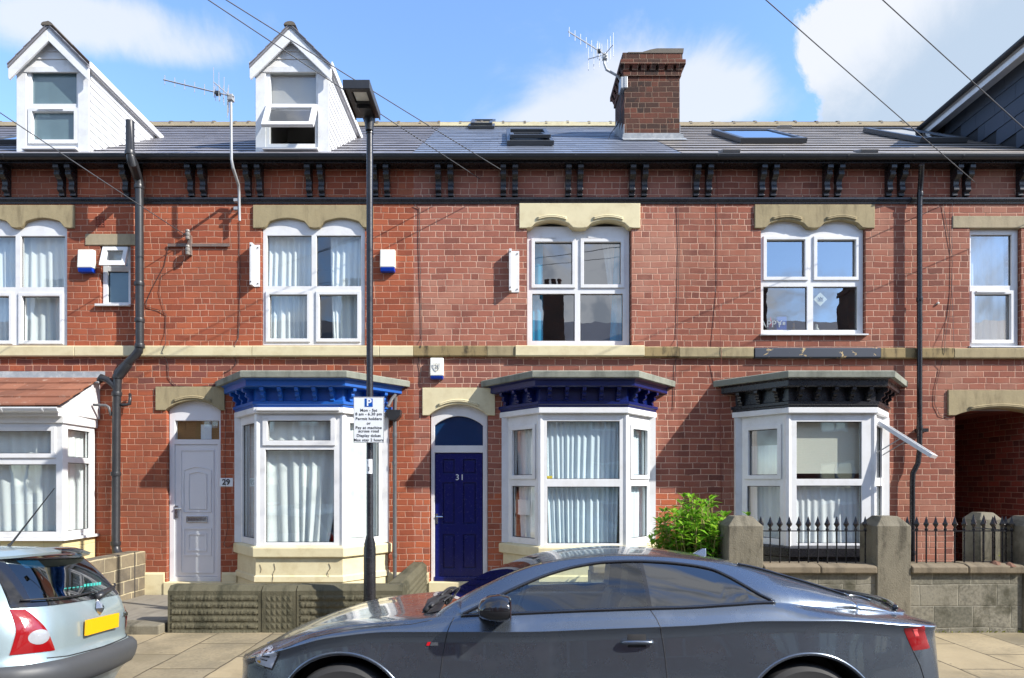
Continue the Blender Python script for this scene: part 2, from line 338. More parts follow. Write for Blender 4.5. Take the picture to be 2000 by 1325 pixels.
m_ink = plain('black_ink', (.02,.02,.022), .5, var=.05, bump=0)
m_signblue = plain('sign_blue', srgb(0,78,168), .35, var=.05, bump=0)
m_cable = plain('cable', (.03,.025,.025), .6, var=.1, bump=0)
m_wire = plain('wire', (.07,.075,.085), .6, var=.1, bump=0)
m_redwire = plain('red_cable', srgb(120,56,44), .6, var=.1, bump=0)
def glass(name, tint=(.93,.96,.95), base=.09, wav=.012, gl=(1,1,1), rough=0.0):
    m, g = newmat(name); P = pos(g)
    fc = g.n('ShaderNodeLayerWeight', {0: .5}).outputs['Facing']
    fr = g.m('ADD', base, g.m('MULTIPLY', g.m('POWER', fc, 4.0), 1-base), clamp=True)
    bp = g.n('ShaderNodeBump', {'Height': g.noise(P, 2.3, 2, .4), 'Strength': wav*10, 'Distance': .02})
    t = g.n('ShaderNodeBsdfTransparent', {0: tint}); gs = g.n('ShaderNodeBsdfGlossy', {'Color': gl, 'Roughness': rough, 'Normal': bp.outputs[0]})
    mx = g.n('ShaderNodeMixShader', {0: fr, 1: t.outputs[0], 2: gs.outputs[0]})
    g.n('ShaderNodeOutputMaterial', {0: mx.outputs[0]}); return m
m_glass = glass('window_glass', (.93,.96,.95), .13, .006)
m_glass2 = glass('dark_room_glass', (.80,.84,.84), .30, .006)
m_carglass = glass('car_glass', (.93,.99,.94), .11, 0.0)
m_tint = glass('tinted_car_glass', (.04,.045,.055), .17, 0.0)
def frosted():
    m, g = newmat('frosted_glass'); P = pos(g); n = g.noise(P, 2.5, 3)
    d = g.n('ShaderNodeBsdfDiffuse', {0: g.mix(n, (.10, .17, .20), (.20, .30, .32))}); gs = g.n('ShaderNodeBsdfGlossy', {'Color': (.8, .9, .95), 'Roughness': .18})
    t = g.n('ShaderNodeBsdfTransparent', {0: (.5, .62, .66)})
    a = g.n('ShaderNodeMixShader', {0: .35, 1: d.outputs[0], 2: t.outputs[0]}); b = g.n('ShaderNodeMixShader', {0: .12, 1: a.outputs[0], 2: gs.outputs[0]})
    g.n('ShaderNodeOutputMaterial', {0: b.outputs[0]}); return m
m_frost = frosted()
def tiles_mat(name, stops, rough=.5, bump=.3, moss=None, mossamt=0):
    m, g = newmat(name); geo = g.n('ShaderNodeNewGeometry'); P = geo.outputs['Position']
    r = geo.outputs['Random Per Island']; n = g.noise(P, 14.0, 5, .65)
    c = g.ramp(g.m('ADD', g.m('MULTIPLY', r, .75), g.m('MULTIPLY', n, .25)), stops)
    k = g.m('ADD', .75, g.m('MULTIPLY', g.noise(P, 1.1, 5, .6), .5)); c = g.mix(1.0, c, g.comb(k, k, k), 'MULTIPLY')
    if moss: c = g.mix(g.m('MULTIPLY', g.sstep(g.noise(P, 7.0, 6, .7), .56, .7), mossamt), c, moss)
    fin(g, c, rough, 0, g.noise(P, 45.0, 5, .6), bump, .006, spec=.45); return m
m_tile29 = tiles_mat('dark_roof_tile', BR((112,110,114),(120,118,122),(128,126,130),(116,114,119)), .42, moss=srgb(120,112,96), mossamt=.25)
m_slate31 = tiles_mat('blue_slate', BR((106,112,124),(114,120,132),(122,128,140),(110,116,128)), .34)
m_tile33 = tiles_mat('grey_roof_tile', BR((126,122,118),(134,129,124),(142,136,130),(130,125,120)), .5, moss=srgb(140,130,110), mossamt=.3)
m_tilered = tiles_mat('red_clay_tile', BR((108,70,54),(126,80,60),(138,90,68),(116,76,60)), .8, moss=srgb(196,186,170), mossamt=.35)
m_hung = tiles_mat('hung_slate', BR((54,60,70),(60,66,76),(66,72,84)), .5)

# ------------------------------------------------------------------ ground
PAVZ, YARDZ = .03, .05
structure(M().add([(-400,-400,-.30),(400,-400,-.30),(400,400,-.30),(-400,400,-.30)], [(0,1,2,3)]).build('ground', m_asphalt))
rp = [(-15, -.08), (-13.5, -.01), (-11.5, .06), (-9.5, .09), (-7.6, .07), (-5.87, 0.0), (-5.0, -.060), (-4.12, -.125)]      # cambered
structure(M().add([(x, y, z) for y, z in rp for x in (-60, 60)], [(2*i, 2*i+1, 2*i+3, 2*i+2) for i in range(len(rp)-1)]).build('road', m_asphalt, smooth=True))
structure(M().box(-60,60,-3.97,.2,-.25,PAVZ).build('pavement', m_flag))
structure(M().box(-60,60,-4.12,-3.974,-.25,PAVZ+.012).build('kerb', m_kerb, bevel=.012))
structure(M().box(-60,60,-17.4,-15.0,-.25,.05).build('far_pavement', m_flag))
structure(M().box(-9.5,9.2,-2.02,.1,-.04,YARDZ).build('front_yard_ground', m_kerb))

# ------------------------------------------------------------------ house shells
EAVEZ, EAVEY, PITCH, RIDGEY = 6.565, -.23, .66, 4.0
def roofz(y): return EAVEZ+(y-EAVEY)*PITCH
RIDGEZ = roofz(RIDGEY)
def P(x0, x1, y0, y1): return (wx(x0), wx(x1), wz(y1), wz(y0))          # pixel rectangle on the facade plane
def double_arch(x0, x1, ytop, ybot, arcs, sh=16, rise=14):
    """lintel outline in facade metres; arcs = [(xa, xb)] cut out of its lower edge"""
    pts = [(x0, ytop), (x0, ybot)]
    for xa, xb in arcs:
        pts.append((xa-sh*.35, ybot)); n = 16
        pts += [(xa+sh*.05, ybot-1)]
        for i in range(5):
            t = (i+1)/5; pts.append((xa+sh*t, ybot-rise*(.5-.5*math.cos(math.pi*t))))
        for i in range(1, n):
            t = i/n; pts.append((xa+sh+(xb-xa-2*sh)*t, ybot-rise-5.5*math.sin(math.pi*t)))
        for i in range(5):
            t = 1-i/5; pts.append((xb-sh*t, ybot-rise*(.5-.5*math.cos(math.pi*t))))
        pts += [(xb-sh*.05, ybot-1), (xb+sh*.35, ybot)]
    pts += [(x1, ybot), (x1, ytop)]
    out = []
    for p in pts:
        q = (wx(p[0]), wz(p[1]))
        if not out or abs(q[0]-out[-1][0])+abs(q[1]-out[-1][1]) > 1e-4: out.append(q)
    return out
def single_arch(x0, x1, ytop, ybot, xa, xb, apex):
    pts = [(x0, ytop), (x0, ybot), (xa, ybot)]; n = 18
    for i in range(1, n):
        t = i/n; pts.append((xa+(xb-xa)*t, ybot-(ybot-apex)*(math.sin(math.pi*t)**.8)))
    pts += [(xb, ybot), (x1, ybot), (x1, ytop)]
    return [(wx(a), wz(b)) for a, b in pts]
def window(parent, rect, panes, y, name='window', T=None, mat=None, depth=.07, gmat=None, bevel=.004, open_top=()):
    """one frame with its panes; panes = (x0,x1,z0,z1,sash) glass rectangles in metres"""
    T = T or (lambda u, n, z: (u, y+n, z)); mat = mat or m_upvc
    fr = M().holes(rect, [p[:4] for p in panes], 0, depth, T).build(name, mat, parent, bevel=bevel)
    for p in panes:
        a, b, c, d, sash = p
        if sash:
            w = .052 if sash is True else sash
            M().holes((a-w, b+w, c-w, d+w), [(a, b, c, d)], -.02, .0, T).build('sash', mat, fr, bevel=.005)
        e = .008
        M().add([T(a-e, .035, c-e), T(b+e, .035, c-e), T(b+e, .035, d+e), T(a-e, .035, d+e)], [(0,1,2,3)]).build('pane', gmat or m_glass, fr)
        gk = .008
        M().holes((a-.001, b+.001, c-.001, d+.001), [(a+gk, b-gk, c+gk, d-gk)], .026, .034, T).build('gasket', m_darkin, fr)
    return fr
def wpanes(*ps): return [(*P(*p[:4]), p[4] if len(p) > 4 else False) for p in ps]
def offset_path(path, o):
    """path of plan points from wall to wall (left to right), bulging towards -y; offset outward by o"""
    L = []
    for a, b in zip(path, path[1:]):
        a, b = Vector(a), Vector(b); d = (b-a).normalized(); n = Vector((d.y, -d.x)); L.append((a+n*o, d))
    def isect(l1, l2):
        (p, d), (q, e) = l1, l2; den = d.x*e.y-d.y*e.x; t = ((q.x-p.x)*e.y-(q.y-p.y)*e.x)/den; return p+d*t
    wall = (Vector((0, .015)), Vector((1, 0)))
    return [isect(L[0], wall)]+[isect(L[i], L[i+1]) for i in range(len(L)-1)]+[isect(L[-1], wall)]
def sweep(path, prof, closed=True):
    m = M(); k = len(path); vs = []
    for o, z in prof:
        vs += [(p.x, p.y, z) for p in offset_path(path, o)]
    n = len(prof); fs = []
    for i in range(n if closed else n-1):
        for j in range(k-1): fs.append((i*k+j, i*k+j+1, ((i+1) % n)*k+j+1, ((i+1) % n)*k+j))
    fs += [tuple(i*k for i in range(n)), tuple(i*k+k-1 for i in range(n-1, -1, -1))]
    return m.add(vs, fs)
def shell(h, x0, x1, openings, mat, ground=True):
    M().holes((x0, x1, -.05, 6.47), openings, 0, .30).build('wall', mat, h)
    a, b = x0+.004, x1-.004
    inn = M()
    for z0, z1 in (((YARDZ+.02, 2.98), (3.06, 6.36)) if ground else ((3.06, 6.36),)):
        q = [(a+.08, .34, z0), (b-.08, .34, z0), (b-.08, 4.2, z0), (a+.08, 4.2, z0), (a+.08, .34, z1), (b-.08, .34, z1), (b-.08, 4.2, z1), (a+.08, 4.2, z1)]
        inn.add(q, [(0,1,2,3), (4,5,6,7), (1,2,6,5), (2,3,7,6), (3,0,4,7)])
        inn.add([(a, .305, z0-.03), (b, .305, z0-.03), (b, .34, z0), (a, .34, z0)], [(0,1,2,3)])
    inn.build('room_lining', m_inner, h, weld=False)
    M().holes((a, b, -.05, 6.4), [], 7.7, 8.0).build('rear_wall', mat, h)
def slates(h, x0, x1, mat, cl=.205, tw=.27, name='roof', lift=.0035, jit=.0006, gap=.0012):
    m = M(); sl = math.hypot(RIDGEY-EAVEY, RIDGEZ-EAVEZ); n = int(sl/cl)+1
    dy, dz = (RIDGEY-EAVEY)/sl, (RIDGEZ-EAVEZ)/sl
    for i in range(n):
        s0 = i*cl; s1 = min(s0+cl+.05, sl)
        off = (i % 2)*tw*.5+random.uniform(-.01, .01); x = x0-off
        while x < x1-.001:
            a, b = max(x, x0)+gap, min(x+tw, x1)-gap; x += tw
            if b-a < .02: continue
            l0 = lift*2+random.uniform(-jit, jit)*2; l1 = lift*.2; k = random.uniform(-.002, .002); t = .006
            def Q(xx, s, l): return (xx, EAVEY+dy*s-dz*l, EAVEZ+dz*s+dy*l)
            m.add([Q(a, s0+k, l0), Q(b, s0+k, l0+random.uniform(-jit, jit)), Q(b, s1, l1), Q(a, s1, l1), Q(a, s0+k, l0-t), Q(b, s0+k, l0-t)], [(0,1,2,3), (4,5,1,0), (4,0,3), (5,2,1)])
    r = m.build(name, mat, h, weld=False)
    M().add([(x0, EAVEY, EAVEZ-.012), (x1, EAVEY, EAVEZ-.012), (x1, RIDGEY, RIDGEZ-.012), (x0, RIDGEY, RIDGEZ-.012), (x0, 8.4, EAVEZ-.012), (x1, 8.4, EAVEZ-.012)], [(0,1,2,3), (3,2,5,4), (0,3,4), (1,5,2)]).build('roof_deck', m_darkin, h)
    return r
def ridge(h, x0, x1, bed):
    rm, bm_ = M(), M(); x = x0
    bm_.prism([(x0, 0), (x1, 0), (x1, .075)]+[(x1-(x1-x0)*i/24, .075+random.uniform(-.01, .012)) for i in range(1, 24)]+[(x0, .075)], RIDGEY-.13, RIDGEY+.1).v[:]
    bm_.v = [(a, b, c+RIDGEZ-.05) for a, b, c in bm_.v]
    while x < x1-.02:
        e = min(x+.455, x1); pr = [(RIDGEY+.12*math.cos(t), RIDGEZ+.0+.085*math.sin(t)) for t in [math.pi*i/8 for i in range(9)]]
        dz = random.uniform(-.008, .008); rm.prism([(p[0], p[1]+dz) for p in pr], x+.004, e-.004, 'x')
        rm.prism([(RIDGEY+.135*math.cos(t), RIDGEZ+.102*math.sin(t)+dz) for t in [math.pi*i/8 for i in range(9)]], e-.05, e-.002, 'x'); x = e
    rm.build('ridge_tiles', m_ridge, h); bm_.build('ridge_mortar', bed, h)
corb0 = None
def corbels(h, pxs):
    global corb0
    for px in pxs:
        X = wx(px)
        if corb0 is None:
            pr = [(.01,0),(-.180,0),(-.180,-.055),(-.170,-.07),(-.148,-.078),(-.142,-.10),(-.154,-.118),(-.150,-.145),(-.120,-.175),(-.092,-.192),(-.074,-.22),(-.070,-.262),(-.082,-.30),(-.084,-.34),(-.070,-.36),(-.042,-.368),(-.040,-.384),(-.052,-.394),(-.050,-.418),(.01,-.418)]
            o = M().prism([(a, 6.456+b) for a, b in pr], -.042, .042, 'x').build('corbel', m_black, h, bevel=.005); corb0 = o
        else:
            o = corb0.copy(); COL.objects.link(o); o.parent = h
        o.location = (X-ROOT[h.name].x+(ROOT[corb0.parent.name].x if corb0 is not o else ROOT[h.name].x), 0, 0)
def eaves(h, x0, x1, guttermat):
    M().box(x0, x1, -.185, .01, 6.46, 6.485).build('soffit', m_black, h)
    M().box(x0, x1, -.205, -.185, 6.45, 6.56).build('fascia', m_black, h)
    gy, gz, gr = -.248, 6.535, .050
    pr = [(gy+gr*math.cos(t), gz+gr*1.25*math.sin(t)) for t in [math.pi+math.pi*i/8 for i in range(9)]]
    inn = [(gy+(gr-.008)*math.cos(t), gz+(gr*1.25-.008)*math.sin(t)) for t in [2*math.pi-math.pi*i/8 for i in range(9)]]
    gm = M().prism(pr+inn, x0, x1, 'x'); gm.box(x0, x1, gy-gr-.006, gy-gr+.004, gz-.006, gz+.010)
    x = x0+.5
    while x < x1-.1:
        gm.prism([(gy+(gr+.006)*math.cos(t), gz+(gr*1.25+.006)*math.sin(t)) for t in [math.pi+math.pi*i/8 for i in range(9)]]+[(gy+gr, gz+.01)], x-.012, x+.012, 'x'); x += .95
    gm.build('gutter', guttermat, h)
    # moulded black string course under the brackets
    M().prism([(.01, wz(399)), (-.015, wz(399)), (-.018, wz(396)), (-.026, wz(395)), (-.036, wz(391)), (-.036, wz(388.2)), (-.028, wz(387)), (.01, wz(386.2))], x0, x1, 'x').build('string_course', m_black, h)
def band(h, x0, x1, mat, y0=677, y1=698, proud=.065, jag=False):
    m = M(); a, b = wx(x0), wx(x1)
    m.prism([(.01, wz(y1)), (-proud+.01, wz(y1)), (-proud, wz(y1-2)), (-proud, wz(y0+1.5)), (-proud+.012, wz(y0)), (.01, wz(y0-.8))], a+.002, b-.002, 'x')
    return m.build('sill_band', mat, h, bevel=.004)
def lintel(h, poly, mat, front=-.028, back=.10, bevel=.008, name='lintel'):
    return M().prism(poly, front, back).build(name, mat, h, bevel=bevel)

H = {}
def house(key, label, x0, x1):
    H[key] = thing('terraced_house', label, 'house', ((x0+x1)/2, 0, 0), 'brick terraced houses along the street'); return H[key]
X27, X29, X31, X33, X35, XEND = -11.6, wx(283), wx(808), wx(1325), wx(1790), 12.6
h27 = house('27', 'red brick terraced house at the left edge with clay tiled bay and white dormer', X27, X29)
h29 = house('29', 'brick terraced house with white door, bright blue bay cornice and open dormer window', X29, X31)
h31 = house('31', 'brick terraced house with navy door, navy bay cornice and cream lintels', X31, X33)
h33 = house('33', 'brick terraced house with black bay cornice behind spiked railings', X33, X35)
h35 = house('35', 'brick terraced house at the right edge with arched passage and slate hung dormer', X35, XEND)

# ---- openings, walls
shell(h27, X27, X29, [P(-90,147,401.5,447), P(-70,131,446,677), P(167,266,457,480), P(195,255,480,599), (-8.5,-6.2,.98,2.9)], m_brick29)
shell(h29, X29, X31, [P(495,729,401.5,447), P(511,713,446,677), P(305,440,755,802), P(325,431,802,1138), P(475,743,800,1062)], m_brick29)
shell(h31, X31, X33, [P(1014,1250,398,447), P(1029,1234,446,677), P(825,967,757,812), P(839,953,812,1138), P(992,1266,800,1062)], m_brick31)
shell(h33, X33, X35, [P(1473,1707,400,447), P(1486,1691,446,655), P(1448,1722,800,1062)], m_brick33)
shell(h35, X35, XEND, [P(1860,2065,422,446), P(1894,1995,446,679), P(1850,2058,762,812), P(1865,2040,812,1190)], m_brick33, ground=False)
slates(h27, X27, X29, m_tile29, .37, .30, lift=.009, gap=.0004); slates(h29, X29, X31, m_tile29, .37, .30, lift=.009, gap=.0004)
slates(h31, X31, X33, m_slate31, .30, .28, lift=.006); slates(h33, X33, X35, m_tile33, .37, .33, lift=.010, gap=.0004); slates(h35, X35, XEND, m_tile33, .37, .33, lift=.010, gap=.0004)
for h, a, b, bm_ in ((h27,X27,X29,m_bed),(h29,X29,X31,m_bed),(h31,X31,X33,m_cream),(h33,X33,X35,m_bed),(h35,X35,XEND,m_bed)):
    ridge(h, a, b, bm_); eaves(h, a+.001, b-.001, m_blkplastic)
cp = [17,124,146,250,274,376,400,487,510,606,630,734,757,857,881,983,1006,1109,1132,1233,1257,1358,1382,1485,1508,1611,1634,1733,1757,1861,1884,1989,2012,2113,2137,-6,-106,-128]
for h, a, b in ((h27,X27,X29),(h29,X29,X31),(h31,X31,X33),(h33,X33,X35),(h35,X35,XEND)):
    corbels(h, [p for p in cp if a <= wx(p) < b])
band(h27, -500, 150, m_cream); band(h27, 150.5, 283, m_cream)
band(h29, 283, 495, m_cream); band(h29, 495.4, 742, m_cream, proud=.068); band(h29, 742.4, 808, m_cream)
band(h31, 808, 951, m_sandsoot); band(h31, 951.5, 1006, m_sand); band(h31, 1006.4, 1257, m_cream, proud=.085); band(h31, 1257.4, 1325, m_sandsoot, 679, 699)
band(h33, 1325, 1470, m_sand, 680, 700); band(h33, 1715.5, 1790, m_sandsoot, 681, 702)
# flaking dark paint on stone
def flaking():
    m, g = newmat('flaking_dark_paint'); Pn = pos(g)
    n = g.noise(g.comb(*[g.m('MULTIPLY', s, k) for s, k in zip(g.sep(Pn), (1, 1, 1.6))]), 7.0, 6, .62, .4)
    n2 = g.noise(Pn, 40.0, 4)
    f = g.sstep(g.m('ADD', n, g.m('MULTIPLY', n2, .06)), .635, .65)
    fin(g, g.mix(f, srgb(44, 52, 66), srgb(180, 156, 112)), .55, 0, g.m('SUBTRACT', 1.0, f), .8, .01); return m
band(h33, 1470.5, 1715, flaking(), 681, 701, .075)
band(h35, 1790, 1858, m_sandsoot, 681, 702); band(h35, 1858.4, 2010, m_sand, 682, 702); band(h35, 2010.4, 2600, m_sandsoot, 682, 702)

# ---- upper lintels and windows
lintel(h27, double_arch(-90,147,402,447,[(-60,28),(40,131)]), m_sand)
lintel(h29, double_arch(495,729,402,447,[(515,608),(622,713)]), m_sand)
lintel(h31, double_arch(1014,1250,398.5,447,[(1033,1122),(1142,1232)], rise=11), m_cream, back=.14)
lintel(h33, double_arch(1473,1707,401,447,[(1491,1580),(1596,1686)], rise=11), m_sand)
def hood_mould(h, arcs, ybot, mat, rise=19):
    for xa, xb in arcs:
        pts = []
        for i in range(15):
            t = i/14; pts.append((wx(xa+16+(xb-xa-32)*t), -.034, wz(ybot-rise-5*math.sin(math.pi*t))))
        M().tube(pts, .014, 8).tube([(p[0], -.036, p[2]-.020) for p in pts], .012, 8).build('hood_moulding', mat, h, smooth=True)
hood_mould(h31, [(1033,1122),(1142,1232)], 447, m_cream); hood_mould(h33, [(1491,1580),(1596,1686)], 447, m_sand)
w27 = window(h27, P(-69,130,424,674), wpanes((-62,27,460,560),(38,124,460,560),(-50,16,575+3,665,True),(41,115,575+3,665,True)), .03)
w29 = window(h29, P(512,712,424,674), wpanes((520,607,459,558),(617,704,459,558),(525,599,575,661,True),(623,697,575,661,True)), .03)
w31 = window(h31, P(1030,1232,437,677), wpanes((1045,1119,468,552,True),(1142,1215,468,552,True),(1040,1124,570,663),(1135,1219,570,663)), .11, gmat=m_glass2)
w33 = window(h33, P(1487,1690,424,653), wpanes((1500,1575,466,539,True),(1599,1675,466,539,True),(1494,1580,558,643),(1592,1679,558,643)), .06, gmat=m_glass2)
M().prism([(.08, wz(652)), (-.05, wz(653.5)), (-.05, wz(656)), (.08, wz(656))], wx(1484), wx(1693), 'x').build('window_sill', m_upvc, h33)
w35 = window(h35, P(1895,1994,446,678), wpanes((1902,1982,456,556),(1908,1979,573,663,True)), .06, gmat=m_glass2)
M().prism([(.08, wz(675)), (-.05, wz(677)), (-.05, wz(680)), (.08, wz(680))], wx(1892), wx(1998), 'x').build('window_sill', m_upvc, h35)
lintel(h35, [(wx(1860), wz(422.5)), (wx(1860), wz(446)), (wx(2065), wz(446)), (wx(2065), wz(422.5))], m_sandpale, front=-.012)
lintel(h27, [(wx(167), wz(457.5)), (wx(167), wz(479.5)), (wx(266), wz(479.5)), (wx(266), wz(457.5))], m_sandpale, front=-.012)
w27s = window(h27, P(197,254,480,596), wpanes((206,247,528,589),(207,245,486,518)), .05, gmat=m_frost)
M().holes(P(200,250,482,522), [P(210,242,490,512)], .0, .045, lambda u, n, z: (u, n-(wz(482)-z)*.30, z)).build('sash', m_upvc, w27s, bevel=.005)
M().add([(wx(209), -.05, wz(513)), (wx(243), -.05, wz(513)), (wx(243), .005, wz(489)), (wx(209), .005, wz(489))], [(0,1,2,3)]).build('pane', m_glass, w27s)
M().box(wx(189), wx(255), -.05, .1, wz(599), wz(595)).build('window_sill', m_upvc, h27)
ab = tag(M().holes(P(187,206,423,443), [(wx(188.5+i*5.8), wx(192.5+i*5.8), wz(441.5-j*4.6), wz(438.5-j*4.6)) for i in range(3) for j in range(4)], -.008, .02).build('air_brick', m_terra), 'square terracotta air brick set in the wall above the small window', 'air brick')
M().box(wx(188), wx(205), .004, .018, wz(442), wz(424)).build('backing', m_darkin, ab)

# ---- bays
def panelT(a, b):
    a, b = Vector(a), Vector(b); d = (b-a).normalized(); n = Vector((-d.y, d.x))
    return (lambda u, k, z: (a.x+d.x*u+n.x*k, a.y+d.y*u+n.y*k, z)), (b-a).length
def bay_front(xc, px0, px1, py0, py1):       # glass rectangle on the bay front (0.6 m proud) -> panel u, z
    d = DW-.6; return ((px0-CX)*d/FPX-(xc-.6), (px1-CX)*d/FPX-(xc-.6), EYE-(py1-HY)*d/FPX, EYE-(py0-HY)*d/FPX)
ZS, ZT = .86, 2.72
def bay(h, xc, paint, front, sides, plinthmat, sill_label=None, slabmat=None, p=.6):
    path = [(xc-1.1, 0), (xc-.6, -p), (xc+.6, -p), (xc+1.1, 0)]
    b = sweep(path, [(.012, ZT), (.055, ZT), (.06, ZT+.01), (.06, ZT+.082), (-.06, ZT+.082), (-.06, ZT)]).build('bay_window', m_upvc, h, bevel=.006)
    # corner posts
    for q in path[1:3]: M().tube([(q[0], q[1]+.035, ZS), (q[0], q[1]+.035, ZT+.01)], .052, 8).build('bay_post', m_upvc, b)
    for sgn in (-1, 1): M().box(xc+sgn*1.1-.05, xc+sgn*1.1+.05, -.06, .06, ZS, ZT).build('bay_post', m_upvc, b)
    for sgn in (-1, 1): M().box(xc+sgn*1.025-.014, xc+sgn*1.025+.014, .005, .33, .3, 2.82).build('reveal_lining', m_inner, b)
    T, L = panelT(path[1], path[2]); window(b, (.03, L-.03, ZS, ZT), front, 0, 'bay_light', T)
    for k, (i, j) in enumerate(((0, 1), (2, 3))):
        T, L = panelT(path[i], path[j]); ps = sides[k]
        window(b, (.03, L-.03, ZS, ZT), [(f0*L, f1*L, z0, z1, s) for f0, f1, z0, z1, s in ps], 0, 'bay_light', T)
    M().add([(q.x, q.y, ZT+.06) for q in offset_path(path, -.02)], [(0,1,2,3)]).build('bay_ceiling', m_inner, b)
    # cornice
    cz = ZT+.082
    co = sweep(path, [(-.05, cz), (.045, cz), (.055, cz+.012), (.055, cz+.03), (.075, cz+.045), (.075, cz+.082), (.045, cz+.088), (.02, cz+.10), (.02, cz+.268), (.165, cz+.272), (.185, cz+.285), (.185, cz+.36), (.20, cz+.37), (.235, cz+.395), (-.05, cz+.395)])
    co = co.build('cornice', paint, b)
    br = [(.0, .27), (.15, .27), (.15, .235), (.135, .22), (.105, .215), (.10, .195), (.11, .175), (.10, .155), (.07, .14), (.062, .12), (.075, .10), (.07, .088), (.0, .088)]
    first = None
    for (a, c, n) in ((path[0], path[1], 3), (path[1], path[2], 5), (path[2], path[3], 3)):
        T, L = panelT(a, c)
        for i in range(n):
            uu = L*(i+.5)/n if n == 5 else L*(.12+.36*i)
            mm = M(); vs = []
            for s in (-.026, .026): vs += [T(uu+s, -q[0]-.015, cz+q[1]) for q in br]
            nb = len(br); mm.add(vs, [tuple(range(nb)), tuple(range(2*nb-1, nb-1, -1))]+[(i2, (i2+1) % nb, nb+(i2+1) % nb, nb+i2) for i2 in range(nb)])
            mm.build('cornice_bracket', paint, b)
    sz = cz+.396
    sweep(path, [(-.05, sz), (.275, sz-.012), (.28, sz+.072), (.255, sz+.085), (-.2, sz+.11), (-.55, sz+.15)][:4]+[(-.05, sz+.105)]).build('bay_roof', slabmat or m_slab, b, bevel=.006)
    tp = offset_path(path, .0); M().add([(q.x, q.y, sz+.09) for q in tp]+[(tp[0].x, 0, sz+.13), (tp[3].x, 0, sz+.13)], [(0,1,2,3)]).build('bay_roof_top', slabmat or m_slab, b)
    # sill and plinth
    sweep(path, [(-.05, ZS), (.02, ZS), (.065, ZS-.015), (.072, ZS-.03), (.07, ZS-.15), (.03, ZS-.165), (-.05, ZS-.165)]).build('bay_sill', plinthmat, b, bevel=.006)
    sweep(path, [(-.06, ZS-.16), (.02, ZS-.16), (.024, .45), (.045, .43), (.05, .36), (.028, .345), (.03, -.02), (-.06, -.02)]).build('bay_plinth', plinthmat, b)
    return b
XC29, XC31, XC33 = -2.88, 1.11, 4.60
bf = lambda xc, a, b, c, d, s=False: (*bay_front(xc, a, b, c, d), s)
tall = [(.17, .84, .95, 2.60, False)]
two = [(.24, .80, 1.86, 2.52, .06), (.2, .84, .95, 1.70, False)]
b29 = bay(h29, XC29, m_blue, [bf(XC29,523,646,822,861,.07), bf(XC29,518,652,879,1060)], [tall, tall], m_cream)
sb = M().box(XC29-.58, XC29+.58, -.70, -.655, ZT+.03, ZT+.078).build('fascia_board', m_upvc, b29, bevel=.008)
b31 = bay(h31, XC31, m_navy, [bf(XC31,1068,1210,823,936), bf(XC31,1069,1210,951,1062)], [two, two], m_cream)
two_r = [(.24, .80, 1.86, 2.52, False), (.2, .84, .95, 1.70, False)]
b33 = bay(h33, XC33, m_black, [bf(XC33,1556,1683,824,936), bf(XC33,1556,1683,949,1062)], [two, [(.16, .84, 1.82, 2.56, False), (.2, .84, .95, 1.70, False)]], m_black, slabmat=m_slab)
# open top-hung sash on the right light of the black bay
T, L = panelT((XC33+.6, -.6), (XC33+1.1, 0))
top = 2.58; Ls = .80; ang = R(52)
def To(u_, k, s_):      # s_ runs down the sash from its hinge
    b_ = T(u_, -.02, top); nx = Vector(T(0, -1, 0))-Vector(T(0, 0, 0))
    q = Vector(b_)+nx*(math.sin(ang)*s_+math.cos(ang)*k*1.0)+Vector((0, 0, -math.cos(ang)*s_+math.sin(ang)*k)); return tuple(q)
so = M().holes((.07, L-.07, 0, Ls), [(.13, L-.13, .06, Ls-.06)], 0, .055, To).build('open_sash', m_upvc, b33, bevel=.005)
M().add([To(.12, .03, .05), To(L-.12, .03, .05), To(L-.12, .03, Ls-.05), To(.12, .03, Ls-.05)], [(0,1,2,3)]).build('pane', m_glass, so)
M().tube([T(.1, .0, top-.42), To(.1, .0, .36)], .008, 6).tube([T(L-.1, .0, top-.42), To(L-.1, .0, .36)], .008, 6).build('window_stay', m_galv, b33)
# fresh brick panel beside the passage foot keeps its own pinker colour
# ---- left house tiled bay
p27 = [(-8.62, 0), (-8.58, -.77), (-6.10, -.77), (-6.14, 0)]
b27 = sweep(p27, [(.0, 2.57), (.03, 2.57), (.035, 2.75), (-.06, 2.75), (-.06, 2.57)]).build('bay_window', m_upvc, h27, bevel=.006)
T, L = panelT(p27[1], p27[2])
window(b27, (0, L, .99, 2.57), [(.12, .62, 1.06, 2.46, False), (.80, 2.33, 2.15, 2.46, .06), (.76, 2.39, 1.07, 2.00, False)], 0, 'bay_light', T)
for (i, j) in ((0, 1), (2, 3)):
    T, L = panelT(p27[i], p27[j]); window(b27, (.02, L-.02, .99, 2.57), [(.12, L-.14, 2.11, 2.50, False), (.12, L-.14, 1.07, 2.03, False)], 0, 'bay_light', T)
sweep(p27, [(-.05, .99), (.05, .985), (.055, .95), (-.05, .95)]).build('bay_sill', m_upvc, b27)
sweep(p27, [(-.05, .95), (.0, .95), (.0, -.02), (-.05, -.02)]).build('bay_plinth', masonry('cream_blocks', .3, .15, BR((206,190,140),(216,200,150),(200,184,136)), srgb(214,200,156), .01, 0, bump=.6), b27)
M().prism([(0.0, 3.30), (0, 2.70), (-.80, 2.70), (-.80, 2.79)], -6.18, -6.075, 'x').build('bay_cheek', m_whitepaint, b27)
tm = M(); nC = 4; y0, z0, y1, z1 = -.95, 2.775, -.06, 3.30
